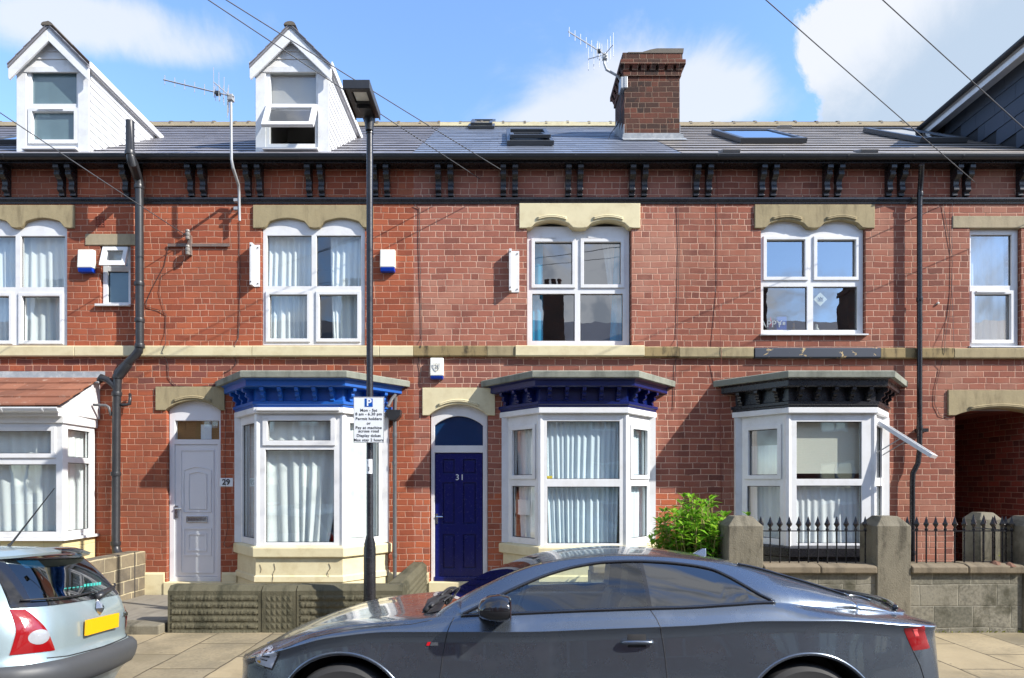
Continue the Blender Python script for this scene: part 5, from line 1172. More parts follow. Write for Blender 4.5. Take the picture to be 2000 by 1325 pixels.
# ------------------------------------------------------------------ street lamp and parking sign
LX, LY = -1.49, -2.50
sl_ = thing('street_lamp', 'slim black street lamp with a flat square lantern in front of the bright blue bay', 'street lamp', (LX, LY, PAVZ))
pl = M().lathe([(.066, -.05), (.066, 1.02), (.060, 1.05), (.062, 1.07), (.036, 1.17), (.036, 5.60), (.042, 5.605), (.042, 5.64), (.036, 5.65), (.036, 5.70)], (LX, LY, 0), 24)
pl.build('pole', m_black, sl_, smooth=True, sharp=35)
M().prism([(LX-.02, .50), (LX+.02, .50), (LX+.02, .93), (LX-.02, .93)], LY-.072, LY-.06).build('access_door', m_black, sl_, bevel=.006)
zl = 5.80
neck = M().lathe([(.042, 5.63), (.05, 5.70), (.062, 5.80)], (LX, LY-.02, 0), 18).box(LX-.07, LX+.05, LY-.22, LY+.06, 5.76, 5.83); neck.build('neck', m_blkplastic, sl_, smooth=True, sharp=40)
hd = M(); xa_, xb_, ya_, yb2 = LX-.155, LX+.10, LY-.50, LY+.04
hd.holes((xa_, xb_, ya_, yb2), [(xa_+.06, xb_-.045, ya_+.07, ya_+.25)], 0, .055, lambda u_, k, v_: (u_, v_, zl+.0+k))
hd.hexa([(xa_, ya_, zl+.056), (xb_, ya_, zl+.056), (xb_, yb2, zl+.056), (xa_, yb2, zl+.056), (xa_+.05, ya_+.06, zl+.12), (xb_-.05, ya_+.06, zl+.12), (xb_-.05, yb2-.05, zl+.12), (xa_+.05, yb2-.05, zl+.12)])
hd.box(xa_-.012, xa_, ya_-.012, yb2, zl-.025, zl+.07).box(xb_, xb_+.012, ya_-.012, yb2, zl-.025, zl+.07).box(xa_-.012, xb_+.012, ya_-.024, ya_-.002, zl-.02, zl+.075)
hd.build('lantern', m_blkplastic, sl_, bevel=.006)
M().add([(xa_+.07, ya_+.065, zl+.02), (xb_-.045, ya_+.065, zl+.02), (xb_-.045, ya_+.265, zl+.02), (xa_+.07, ya_+.265, zl+.02)], [(0,1,2,3)]).build('lamp_glass', plain('lamp_diffuser', (.62,.62,.58), .25, var=.05, bump=0), sl_)
M().prism([(xa_+.06, ya_+.29), (LX-.03, ya_+.29), (LX-.05, yb2-.04), (xa_+.10, yb2-.06)], zl-.03, zl-.002, 'z').build('gear_cover', m_greyplastic, sl_, bevel=.008)
ps = thing('parking_sign', 'white parking restriction sign with blue P mounted on the street lamp pole', 'sign', (LX+.005, LY-.075, 2.43))
sx0, sx1, sz0, sz1, sy = LX-.162, LX+.172, 2.182, 2.685, LY-.075
M().box(sx0, sx1, sy, sy+.004, sz0, sz1).build('sign_plate', m_signwhite, ps, bevel=.0015)
M().holes((sx0+.002, sx1-.002, sz0+.002, sz1-.002), [(sx0+.006, sx1-.006, sz0+.006, sz1-.006)], sy-.001, sy+.001).build('sign_border', m_greyplastic, ps)
M().box(LX-.05, LX+.05, sy+.005, LY+.04, 2.30, 2.33).box(LX-.05, LX+.05, sy+.005, LY+.04, 2.56, 2.59).build('sign_clip', m_galv, ps)
sc = (sx0+sx1)/2; H_ = sz1-sz0
M().box(sc-.044, sc+.044, sy-.002, sy, sz1-.108, sz1-.018).build('parking_panel', m_signblue, ps)
text('P', .108, 'parking_letter', m_signwhite, ps, (sc+.003, sy-.0035, sz1-.064), ext=.0008, bold=.003)
for tx, v_, sxx in (('Mon - Sat', .293, 1.0), ('8 am - 6.30 pm', .375, 1.0), ('Permit holders', .477, 1.0), ('or', .575, 1.0), ('Pay at machine', .672, 1.0), ('across road', .745, 1.0), ('Display ticket', .845, 1.0), ('Max stay 2 hours', .94, .98)):
    text(tx, .044, 'sign_text', m_ink, ps, (sc, sy-.0015, sz1-H_*v_), ext=.0005, sx=sxx, bold=.0006, spacing=1.08)
lp = M(); n = 10; z0, z1 = 1.845, 2.005
for i in range(n):
    t0, t1 = [R(-150+120*k/n) for k in (i, i+1)]
    lp.add([(LX+.0375*math.cos(t), LY+.0375*math.sin(t), z) for t, z in ((t0, z0), (t1, z0), (t1, z1), (t0, z1))], [(0,1,2,3)])
nl = tag(lp.build('lamp_number_label', m_signwhite), 'small white label with the number 3 wrapped on the lamp pole below the parking sign', 'label')
text('3', .062, 'digit', m_ink, nl, (LX-.004, LY-.0395, 1.895), ext=.001)
dz_ = M().box(LX-.014, LX-.010, LY-.0395, LY-.0385, 1.95, 1.985); dz_.build('digit', m_ink, nl)

# ------------------------------------------------------------------ terrace across the street (only reflected in glass and paint)
def opposite(xc):
    h = thing('terraced_house', 'plain brick terraced house across the street, seen only as a reflection', 'house', (xc, -17.2, 0), 'houses across the street')
    y = -17.4; w = 2.35
    ops = [(xc-1.6, xc-.4, 3.9, 5.7), (xc-1.6, xc-.2, .9, 2.6), (xc+.6, xc+1.5, .1, 2.5), (xc+.6, xc+1.4, 4.1, 5.7)]
    M().holes((xc-w, xc+w, 0, 6.7), ops, 0, -.25, lambda u_, k, z: (u_, y+k, z)).build('wall', m_brickopp, h)
    for a, b, c, d_ in ops:
        f = M().holes((a, b, c, d_), [(a+.08, (a+b)/2-.03, c+.08, d_-.08), ((a+b)/2+.03, b-.08, c+.08, d_-.08)], 0, -.06, lambda u_, k, z: (u_, y-.08+k, z)).build('window', m_upvc, h)
        M().add([(a, y-.12, c), (b, y-.12, c), (b, y-.12, d_), (a, y-.12, d_)], [(0,1,2,3)]).build('pane', m_skyglass, f)
    M().add([(xc-w, y+.3, 6.6), (xc+w, y+.3, 6.6), (xc+w, y-4.0, 9.7), (xc-w, y-4.0, 9.7), (xc-w, y-8.2, 6.6), (xc+w, y-8.2, 6.6)], [(0,1,2,3), (3,2,5,4), (0,3,4), (1,5,2)]).build('roof', m_tile29, h)
    M().box(xc-w, xc+w, y-8, y-7.8, 0, 6.6).build('rear_wall', m_brickopp, h)
    c = M().box(xc+w-.9, xc+w, y-3.2, y-2.2, 8.0, 10.6).box(xc+w-.98, xc+w+.06, y-3.28, y-2.12, 10.6, 10.8)
    for k in range(3): c.lathe([(.13, 10.8), (.11, 11.3), (.14, 11.35), (.10, 11.4)], (xc+w-.75+.3*k, y-2.7, 0), 10)
    c.build('chimney', m_brickdark, h); return h
o0 = opposite(-23.5+.4)
for i in range(1, 11):
    c = o0.copy(); COL.objects.link(c); c.location = o0.location+Vector((4.7*i, 0, 0))
    for ch_ in list(o0.children):
        k = ch_.copy(); COL.objects.link(k); k.parent = c
        for g2 in ch_.children:
            k2 = g2.copy(); COL.objects.link(k2); k2.parent = k
# ------------------------------------------------------------------ cars
def pchip(xs, ys):
    xs = np.array(xs, float); ys = np.array(ys, float); h = np.diff(xs); d = np.diff(ys)/h; m = np.zeros_like(ys)
    for i in range(1, len(xs)-1):
        if d[i-1]*d[i] > 0: w1, w2 = 2*h[i]+h[i-1], h[i]+2*h[i-1]; m[i] = (w1+w2)/(w1/d[i-1]+w2/d[i])
    m[0], m[-1] = d[0], d[-1]
    def f(x):
        x = np.clip(x, xs[0], xs[-1]); i = np.clip(np.searchsorted(xs, x)-1, 0, len(h)-1); t = (x-xs[i])/h[i]
        return ys[i]*(1+2*t)*(1-t)**2+m[i]*h[i]*t*(1-t)**2+ys[i+1]*t*t*(3-2*t)+m[i+1]*h[i]*t*t*(t-1)
    return f
def carpaint(name, c, metal=.85, rough=.27, flake=.25):
    m, g = newmat(name); P_ = pos(g)
    f = g.n('ShaderNodeTexVoronoi', {'Vector': P_, 'Scale': 900.0}).outputs['Color']
    k = g.m('ADD', 1-flake*.5, g.m('MULTIPLY', g.sep(f)[0], flake)); dust = g.sstep(g.noise(P_, 6.0, 6, .65), .5, .8)
    col = g.mix(1.0, c, g.comb(k, k, k), 'MULTIPLY')
    fin(g, g.mix(g.m('MULTIPLY', dust, .10), col, (.3, .28, .25)), g.m('ADD', rough, g.m('MULTIPLY', dust, .08)), metal, None, coat=.75, coatr=.02); return m
m_paint = carpaint('grey_blue_metallic_paint', (.155, .182, .220))
m_silver = carpaint('pale_silver_paint', (.34, .43, .46), .5, .33, .15)
m_redlens = plain('red_lens', (.24,.005,.007), .16, var=.15, nscale=12, bump=.2, bscale=60, coat=1.0, fine=50)
m_clearlens = plain('clear_lens', (.62,.64,.68), .15, .0, var=.1, bump=0, coat=1.0)
m_blackgloss = plain('gloss_black', (.010,.010,.012), .08, var=.1, bump=0, coat=1.0)
m_alloy = plain('alloy_wheel', (.35,.36,.37), .28, .85, var=.05, bump=0)
YC = -(DW-4.567)
SH = pchip([-1.80,-1.76,-1.68,-1.58,-1.45,-1.30,-1.1,-.9,-.5,1.5,1.8,2.1,2.3,2.5,2.62,2.68,2.72,2.75], [.22,.36,.52,.65,.77,.845,.90,.921,.925,.927,.93,.918,.898,.862,.79,.71,.60,.40])
def kz(keys):      # (px, py, half width) -> X, z
    out = []
    for x, y, w in keys: d = 4.567-w; out.append(((x-CX)*d/FPX, EYE-(y-HY)*d/FPX, w))
    return out
def curve(ks, pre=(), post=()):
    a = list(pre)+[(k[0], k[1]) for k in ks]+list(post); return pchip([p[0] for p in a], [p[1] for p in a])
def curvew(ks, pre=(), post=()):
    a = list(pre)+[(k[0], k[2]) for k in ks]+list(post); return pchip([p[0] for p in a], [p[1] for p in a])
ZC = curve(kz([(546,1273,.83),(640,1251,.905),(762,1240,.92),(1010,1240,.92),(1190,1234,.92),(1350,1228,.92),(1512,1219,.925),(1642,1218,.915),(1769,1224,.86)]), [(-1.8,.58)], [(2.75,.86)])
bk = kz([(546,1258,.70),(600,1238,.78),(700,1222,.82),(800,1214,.84),(903,1205,.845),(1010,1201,.85),(1100,1197,.85),(1277,1191,.85),(1350,1189,.848),(1431,1184,.845),(1512,1179,.838),(1600,1186,.80),(1700,1194,.76),(1775,1197,.67)])
ZB = curve(bk, [(-1.8,.60),(-1.6,.665)], [(2.75,.90)]); WB = curvew(bk, [(-1.8,.28),(-1.6,.58)], [(2.75,.20)])
rk = kz([(860,1190,.745),(930,1150,.70),(1000,1117,.66),(1060,1097,.61),(1130,1086,.575),(1211,1080,.56),(1300,1082,.55),(1380,1089,.55),(1457,1099,.56),(1560,1127,.60),(1626,1148,.64),(1670,1163,.68)])
xr0, xr1 = rk[0][0], rk[-1][0]
ck = [(-1.80,.60),(-1.70,.64),(-1.62,.692),(-1.497,.762),(-1.403,.80),(-1.236,.858),(-1.027,.90),(-.818,.922),(-.609,.942),(-.487,.950),(-.30,1.030),(-.122,1.128),(.077,1.226),(.223,1.278),(.32,1.300),(.505,1.326),(.787,1.342),(.975,1.338),(1.236,1.312),(1.497,1.268),(1.724,1.218),(1.859,1.185),(2.061,1.108),(2.232,1.058),(2.347,1.005),(2.42,.985),(2.50,.984),(2.573,.986),(2.62,.965),(2.70,.915),(2.75,.90)]
Z10 = pchip([a for a, b in ck], [b for a, b in ck])
def w8(x):
    if xr0 <= x <= xr1: return float(W8(x))
    f = .74/float(WB(xr0)) if x < xr0 else .68/float(WB(xr1))
    return float(WB(x))*f*.86 if x < xr0-.06 else float(WB(x))*f*.95
W8 = curvew(rk); Z8 = curve(rk)
def z8(x):
    zh = float(ZB(x))+(float(Z10(x))-float(ZB(x)))*.55
    if x < xr0: return zh
    if x > xr1:
        t = min(1, (x-xr1)/.25); return float(Z8(xr1))*(1-t)+t*(float(ZB(x))+(float(Z10(x))-float(ZB(x)))*.6)
    return max(float(Z8(x)), float(ZB(x))+.004)
def GW(wb, w_8, t): return wb+(w_8-wb)*t+.042*math.sin(math.pi*t)*(1-.25*t)
dkp = [(950,1178,.80),(1010,1147,.745),(1070,1121,.70),(1130,1103,.672),(1190,1094,.655),(1250,1092,.65),(1283,1093,.65),(1340,1098,.655),(1399,1109,.67),(1431,1124,.69),(1464,1144,.72),(1496,1164,.768),(1516,1174,.81)]
def fitw(px, py, w):
    for _ in range(12):
        d = 4.567-w; x, z = (px-CX)*d/FPX, EYE-(py-HY)*d/FPX; zb, z_8, wb, w_8 = float(ZB(x)), float(Z8(x)), float(WB(x)), float(W8(x))
        t = max(0, min(1, (z-zb)/max(.02, z_8-zb))); w = .5*w+.5*GW(wb, w_8, t)
    return (x, z, w)
dk_ = [fitw(*k) for k in dkp]
x7a, x7b = -.262, 1.625
ZD = curve(dk_, [(x7a, float(ZB(x7a))+.004)], [(x7b, float(ZB(x7b))+.004)]); WD = curvew(dk_, [(x7a, float(WB(x7a))-.003)], [(x7b, float(WB(x7b))-.003)])
WHL = [(-.958, .335), (1.79, .335)]; AR = .395
def zbot(x):
    z = .20
    for c, zc in WHL:
        q_ = AR*AR-(x-c)**2
        if q_ > 0: z = max(z, zc+math.sqrt(q_))
    return z
def section(x):
    s = float(SH(x)); zc, zb = float(ZC(x)), float(ZB(x)); bz = zbot(x); b = .20; wb = min(float(WB(x)), s-.02); zb = max(zb, zc+.015); r = s/.927
    pts = [(s-.10*r, bz+.03), (s-.045*r, bz)]
    fl = .012*sum(max(0, 1-abs(x-c)/.55) for c, _ in WHL)
    for t, dw in ((.02, .010), (.30, .0), (.55, .004), (.78, .018), (.90, .027), (.965, .028)): zt_ = max(bz, b+(zc-.004-b)*t); tt = (zt_-b)/(zc-.004-b); dd = float(np.interp(tt, [.02, .30, .55, .78, .90, .965], [.010, .0, .004, .018, .027, .028])); pts.append((s-dd*r-(.02*(1-tt)**2)*r+fl*max(0, min(1, (.95-tt)/.4)), zt_))
    pts += [(s-.008*r, zc-.001), (s-.010*r, zc+.005), (s-.019*r, zc+.016)]
    for t in (.35, .65, .85): pts.append((s-.019*r-(s-.019*r-wb-.008)*(t**1.5), zc+.016+(zb-zc-.022)*t))
    pts.append((wb+.004, zb-.004))
    i6 = len(pts); pts.append((wb, zb))
    if x7a < x < x7b: wd, zd = float(WD(x)), max(float(ZD(x)), zb+.002)
    elif x >= x7b:
        wd, zd = wb-.003, zb+.003
    else: wd, zd = wb-.003, zb+.003
    w_8, z_8 = w8(x), z8(x)
    for t in (.33, .67): pts.append((wb+(wd-wb)*t+.012*math.sin(math.pi*t)*min(1, (zd-zb)/.1), zb+(zd-zb)*t))
    i7 = len(pts); pts.append((wd, zd))
    w_8, z_8, zz = w8(x), z8(x), float(Z10(x)); w_8 = min(w_8, wd-.004); z_8 = max(z_8, zd-.002) if x7a < x < x7b else z_8
    bl_ = 0
    td = max(0.0, min(.97, (zd-zb)/max(.02, z_8-zb)))
    for t in (.2, .4, .6, .8):
        tt = td+(1-td)*t; pts.append((GW(wb, w_8, tt), zd+(z_8-zd)*t) if x > x7a else (wd+(w_8-wd)*t, zd+(z_8-zd)*t+.006*math.sin(math.pi*t)))
    i8 = len(pts); pts.append((w_8, z_8))
    for t in (.10, .3, .55, .8): pts.append((w_8*(1-t), z_8+(zz-z_8)*(1-(1-t)**2.2)))
    pts.append((0.0, zz))
    return pts, i6, i7, i8
def coupe():
    o = thing('coupe_car', 'dark grey blue metallic two door coupe parked along the kerb in the foreground', 'car', (.45, YC, 0), 'cars parked along the kerb')
    xw0, xw1, xg0, xg1 = -.42, .24, 1.50, 2.32
    ex = [xw0, xw1, xg0, xg1, x7a+.001, x7b-.001, .862, .886]
    xs = sorted(set([round(v, 4) for v in list(np.linspace(-1.80, -1.3, 26))+list(np.linspace(-1.3, 2.3, 150))+list(np.linspace(2.3, 2.75, 26))+ex+[WHL[0][0]+AR*math.cos(R(a)) for a in range(0, 181, 9)]+[WHL[1][0]+AR*math.cos(R(a)) for a in range(0, 181, 9)]]))
    secs = [section(x) for x in xs]; _, i6, i7, i8 = secs[0]; nr = len(secs[0][0]); nx = len(xs)
    Pn = np.array([[(x, -p[0], p[1]) for p in sc_[0]] for x, sc_ in zip(xs, secs)])       # near half
    from collections import defaultdict
    parts = defaultdict(list)
    for i in range(nx-1):
        xm = (xs[i]+xs[i+1])/2
        for j in range(nr-1):
            zm = float(Pn[i:i+2, j:j+2, 2].mean()); k = 'body'
            if i6 <= j < i7 and x7a < xm < x7b: k = 'side_glass' if xm < .862 else ('pillar' if xm < .886 else 'quarter_glass')
            elif j >= i8 and xw0 < xm < xw1: k = 'windscreen'
            elif j >= i8 and xg0 < xm < xg1: k = 'rear_glass'
            elif j >= i7 and xm <= xw0 and xm > -1.72: k = 'bonnet'
            elif j >= i8 and xm >= xg1: k = 'boot_lid'
            elif j < i6 and j >= 2 and -.33 < xm < .955 and zm > .30: k = 'door'
            parts[k].append((i, j))
    V = {}
    def mesh_of(k, side):
        used = {}; vs = []; fs = []
        for i, j in parts[k]:
            f = []
            for a, b in ((i, j), (i+1, j), (i+1, j+1), (i, j+1)):
                if (a, b) not in used: used[(a, b)] = len(vs); p = Pn[a, b]; vs.append((p[0], YC+p[1]*side, p[2]))
                f.append(used[(a, b)])
            fs.append(f if side > 0 else f[::-1])
        return vs, fs, list(used)
    # smooth normals of the whole shell so that split parts shade as one skin
    N = np.zeros_like(Pn)
    for i in range(nx-1):
        for j in range(nr-1):
            n = np.cross(Pn[i+1, j]-Pn[i, j+1], Pn[i+1, j+1]-Pn[i, j])
            for a, b in ((i, j), (i+1, j), (i+1, j+1), (i, j+1)): N[a, b] += n
    N /= np.maximum(1e-9, np.linalg.norm(N, axis=2, keepdims=True))
    if N[nx//2, -2, 2] < 0: N = -N
    N[:, -1, 1] = 0
    names = {'body': ('body', m_paint), 'side_glass': ('door_glass', m_carglass), 'pillar': ('door_pillar', m_blackgloss), 'quarter_glass': ('rear_side_glass', m_tint), 'windscreen': ('windscreen', m_carglass), 'rear_glass': ('rear_window', m_tint), 'bonnet': ('bonnet', m_paint), 'boot_lid': ('boot_lid', m_paint), 'door': ('door', m_paint)}
    door_objs = []
    for k, (nm, mt) in names.items():
        sides = (1, -1) if k in ('side_glass', 'pillar', 'quarter_glass', 'door') else (0,)
        for sd in sides:
            vs, fs, ids = [], [], []
            for s in ((1, -1) if sd == 0 else (sd,)):
                v2, f2, id2 = mesh_of(k, s); b = len(vs); vs += v2; fs += [[b+q_ for q_ in f] for f in f2]; ids += [(p, s) for p in id2]
            me = bpy.data.meshes.new(nm); me.from_pydata([(v[0]-.45, v[1]-YC, v[2]) for v in vs], [], fs)
            me.polygons.foreach_set('use_smooth', [True]*len(fs)); me.materials.append(mt); me.update()
            nn = [(N[p][0], N[p][1]*s, N[p][2]) for p, s in ids]
            me.normals_split_custom_set_from_vertices([Vector(q_) for q_ in nn])
            ob = bpy.data.objects.new(nm, me); COL.objects.link(ob); ob.parent = o
            if k == 'door': door_objs.append(ob)
    # front and rear caps
    for i, s in ((0, 1), (nx-1, -1)):
        ring = [(Pn[i, j, 0], YC+Pn[i, j, 1], Pn[i, j, 2]) for j in range(nr)]+[(Pn[i, j, 0], YC-Pn[i, j, 1], Pn[i, j, 2]) for j in range(nr-2, -1, -1)]
        M().add(ring, [tuple(range(len(ring)))]).build('bumper', m_paint if s < 0 else m_darkin, o)
    # surface sampler on the near side
    def w_at(x, z):
        pts = section(x)[0][1:]; 
        for (wa_, za), (wb2, zb2) in zip(pts, pts[1:]):
            if za <= z <= zb2 or zb2 <= z <= za:
                t = 0 if abs(zb2-za) < 1e-6 else (z-za)/(zb2-za); return wa_+(wb2-wa_)*t
        return pts[-1][0]
    def sp_(x, z, off=.0): return (x, YC-w_at(x, z)-off, z)
    def strip(pts, r, name, mat, par, off=.0, n=6):
        fine = []
        for a, b in zip(pts, pts[1:]):
            k = max(2, int(math.hypot(b[0]-a[0], b[1]-a[1])/.02))
            fine += [(a[0]+(b[0]-a[0])*t/k, a[1]+(b[1]-a[1])*t/k) for t in range(k)]
        fine.append(pts[-1]); return M().tube([sp_(x, z, off) for x, z in fine], r, n).build(name, mat, par, smooth=True)
    def spl(keys, n=24):
        f = pchip([k[1] for k in keys], [k[0] for k in keys]); z0, z1 = keys[0][1], keys[-1][1]
        return [(float(f(z0+(z1-z0)*i/n)), z0+(z1-z0)*i/n) for i in range(n+1)]
    fs_ = spl([(-.372, .24), (-.378, .55), (-.365, .70), (-.345, .82), (-.322, .90), (-.30, .940)])
    rs_ = spl([(.955, .24), (.95, .60), (.937, .78), (.915, .90), (.885, .965), (.872, .985)])
    strip(fs_, .0032, 'door_gap', m_darkin, o, -.001); strip(rs_, .0032, 'door_gap', m_darkin, o, -.001)
    strip([(-.43, .926), (-.48, .918), (-.55, .905), (-.64, .898), (-.78, .890), (-.95, .868), (-1.15, .825), (-1.33, .752)], .0026, 'bonnet_gap', m_darkin, o, -.0005)
    # window surround
    def ringpts(idx, a, b, n=80):
        out = []
        for i in range(n+1):
            x = a+(b-a)*i/n; p = section(x)[0][idx]; out.append((x, YC-p[0]-.002, p[1]))
        return out
    for sgn in (1, -1):
        top = ringpts(i7, x7a+.004, x7b-.004); bot = ringpts(i6, x7a+.004, x7b-.004)
        if sgn < 0: top = [(x, 2*YC-y, z) for x, y, z in top]; bot = [(x, 2*YC-y, z) for x, y, z in bot]
        M().tube(bot+top[::-1], .0115, 8, closed=True).build('window_trim', m_blackgloss, o, smooth=True)
    for (a, b) in ((xg0+.01, xg1),):
        tr = []
        for i in range(41):
            x = a+(b-a)*i/40; p = section(x)[0][i8]; tr.append((x, YC-p[0], p[1]+.003))
        M().tube(tr, .010, 6).build('rear_window_trim', m_blackgloss, o, smooth=True)
    # body shell underside, cabin, seats
    M().box(-1.6, 2.5, YC-.78, YC+.78, .18, .26).build('floor_pan', m_darkin, o)
    cab = M().box(-.35, -.05, YC-.72, YC+.72, .55, .93).box(1.25, 2.3, YC-.6, YC+.6, .5, .93).box(-.2, 1.25, YC-.06, YC+.06, .26, .62)
    cab.build('dashboard', m_darkin, o, bevel=.03)
    for s in (-1, 1):
        M().box(-.1, 1.1, YC+s*.80-.03, YC+s*.80+.03, .26, .93).build('door_card', m_greyplastic, o, bevel=.02)
        y = YC+s*.36; se = M()
        se.hexa([(.25, y-.25, .35), (.75, y-.25, .30), (.75, y+.25, .30), (.25, y+.25, .35), (.25, y-.25, .52), (.75, y-.25, .46), (.75, y+.25, .46), (.25, y+.25, .52)])
        se.hexa([(.66, y-.24, .44), (.82, y-.24, .42), (.82, y+.24, .42), (.66, y+.24, .44), (.82, y-.18, 1.02), (.92, y-.18, 1.0), (.92, y+.18, 1.0), (.82, y+.18, 1.02)])
        so = se.build('seat', m_darkin, o, bevel=.05)
        hr = M().hexa([(.80, y-.125, 1.03), (.90, y-.12, 1.03), (.90, y+.12, 1.03), (.80, y+.125, 1.03), (.82, y-.11, 1.20), (.91, y-.10, 1.20), (.91, y+.10, 1.20), (.82, y+.11, 1.20)])
        hr.tube([(.87, y-.05, .98), (.87, y-.05, 1.06)], .008, 6).tube([(.87, y+.05, .98), (.87, y+.05, 1.06)], .008, 6).build('headrest', m_darkin, so, bevel=.04)
    sw = M().tube([(.12+.06*math.cos(t), YC+.36+.18*math.sin(t), .90+.17*math.cos(t)) for t in [2*math.pi*i/24 for i in range(24)]], .015, 8, closed=True)
    sw.box(.08, .14, YC+.3, YC+.42, .85, .95).build('steering_wheel', m_darkin, o, smooth=True)
    # wheels and arches
    for c, zc in WHL:
        for s in (-1, 1):
            y0 = YC+s*.895
            w = M().lathe([(.245, -.11), (.30, -.12), (.327, -.10), (.335, -.07), (.335, .07), (.327, .10), (.30, .12), (.245, .11)], (c, y0-s*.12, zc), 48, 'y').build('wheel', m_rubber, o, smooth=True, sharp=35)
            rm = M().lathe([(.25, -.10), (.25, .09), (.243, .112), (.232, .112), (.225, .06), (.225, -.10)], (c, y0-s*.12, zc), 48, 'y') if s > 0 else M().lathe([(.25, .10), (.25, -.09), (.243, -.112), (.232, -.112), (.225, -.06), (.225, .10)], (c, y0-s*.12, zc), 48, 'y')
            for k in range(10):
                a = 2*math.pi*k/10+.15; ca, sa = math.cos(a), math.sin(a)
                q_ = lambda r, t, dy: (c+r*ca-t*sa, y0-s*.12+s*dy, zc+r*sa+t*ca)
                rm.hexa([q_(.03, -.02, .05), q_(.03, .02, .05), q_(.235, .016, .075), q_(.235, -.016, .075), q_(.03, -.02, .08), q_(.03, .02, .08), q_(.235, .012, .105), q_(.235, -.012, .105)])
            rm.lathe([(.001, .05), (.05, .06), (.055, .085), (.001, .09)] if s > 0 else [(.001, -.05), (.05, -.06), (.055, -.085), (.001, -.09)], (c, y0-s*.12, zc), 20, 'y')
            rm.build('rim', m_alloy, w, smooth=True, sharp=30)
            wl = M(); aa = [R(-15+210*i/24) for i in range(25)]
            vs = [(c+(AR+.0)*math.cos(a), YC+s*(float(SH(c))-.012), zc+AR*math.sin(a)) for a in aa]+[(c+AR*math.cos(a), YC+s*.55, zc+AR*math.sin(a)) for a in aa]
            wl.add(vs, [(i, i+1, 26+i, 25+i) for i in range(24)]+[tuple(25+i for i in range(25))]); wl.build('wheel_arch', m_darkin, o)
            if s < 0:
                lip = [(c+(AR+.010)*math.cos(a), YC-w_at(min(2.7, c+(AR+.02)*math.cos(a)), max(.22, zc+(AR+.02)*math.sin(a)))+.004, zc+(AR+.010)*math.sin(a)) for a in [R(2+176*i/40) for i in range(41)]]
                M().tube(lip, .012, 8).build('arch_lip', m_paint, o, smooth=True)
    # lamps as patches of the near and far skin
    def patch(quad, name, mat, par, off, n=10, both=True, inset=None):
        (a, b, c_, d_) = quad; r = None
        for s in ((1, -1) if both else (1,)):
            def fn(p, q_):
                x = (a[0]*(1-p)+b[0]*p)*(1-q_)+(d_[0]*(1-p)+c_[0]*p)*q_; z = (a[1]*(1-p)+b[1]*p)*(1-q_)+(d_[1]*(1-p)+c_[1]*p)*q_
                e = min(1, 6*min(p, 1-p, q_, 1-q_)); return (x, YC-s*(w_at(x, z)+off*(.35+.65*e)), z)
            ob = M().grid(fn, n, n).build(name, mat, par, smooth=True); r = r or ob
        return r
    hq = [(-1.525, .738), (-1.345, .738), (-1.405, .615), (-1.575, .628)]
    def sub(q_, u0, u1, v0, v1):
        (a, b, c_, d_) = q_; f = lambda p, t: tuple((a[k]*(1-p)+b[k]*p)*(1-t)+(d_[k]*(1-p)+c_[k]*p)*t for k in (0, 1)); return [f(u0, v0), f(u1, v0), f(u1, v1), f(u0, v1)]
    hb = patch(hq, 'headlight', m_blackgloss, o, .004)
    patch(sub(hq, .06, .93, .07, .92), 'headlight_reflector', m_clearlens, hb, .007, both=False)
    patch(sub(hq, .30, .70, .32, .44), 'headlight_bar', m_blackgloss, hb, .010, both=False); patch(sub(hq, .25, .66, .55, .63), 'headlight_bar', m_blackgloss, hb, .010, both=False)
    patch(sub(hq, .16, .36, .68, .85), 'indicator_lamp', plain('amber_lens', srgb(220,160,20), .2, var=.1, bump=0), hb, .010, both=False)
    tq = [(2.375, .880), (2.512, .893), (2.560, .755), (2.428, .748)]
    tl = patch(tq, 'tail_light', m_redlens, o, .006)
    patch(sub(tq, .35, .62, .08, .45), 'tail_light_inset', plain('pale_red_lens', (.75,.10,.10), .1, var=.05, bump=0, coat=1.0), tl, .009, both=False)
    strip([(2.428, .752), (2.47, .66), (2.50, .55), (2.505, .45)], .003, 'bumper_gap', m_darkin, o)
    # spoiler lip
    sp2 = []
    for i in range(25):
        t = -1+2*i/24; sp2.append((2.60-.14*abs(t)**2.6, YC+t*.66, .992-.018*t*t))
    M().tube(sp2, .016, 8).build('spoiler_lip', m_blackgloss, o, smooth=True)
    # door handle
    hx0, hx1, hz = .685, .875, .805
    cup = M().grid(lambda p, q_: sp_(.725+.11*p, .775+.075*q_, .0035 if 0 < p < 1 and 0 < q_ < 1 else .0005), 6, 4); cp2 = cup.build('handle_recess', m_darkin, door_objs[0], smooth=True)
    hp = [sp_(hx0+(hx1-hx0)*i/12, hz+.004*math.sin(math.pi*i/12), .012+.022*math.sin(math.pi*min(1, max(0, i/12)))**.5) for i in range(13)]
    M().tube(hp, [.009]+[.0135]*11+[.009], 10).build('handle', m_paint, door_objs[0], smooth=True)
    # sport badge on the front wing
    bz, bx_ = .795, -.455
    M().prism([(bx_-.005, bz-.010), (bx_+.014, bz-.010), (bx_+.022, bz+.010), (bx_+.003, bz+.010)], YC-w_at(bx_, bz)-.005, YC-w_at(bx_, bz)+.002).build('badge_red', plain('red_enamel', (.55,.01,.02), .2, var=.05, bump=0), o)
    M().prism([(bx_+.018, bz-.010), (bx_+.066, bz-.010), (bx_+.066, bz+.010), (bx_+.026, bz+.010)], YC-w_at(bx_+.04, bz)-.005, YC-w_at(bx_+.04, bz)+.002).build('badge_silver', m_chrome, o)
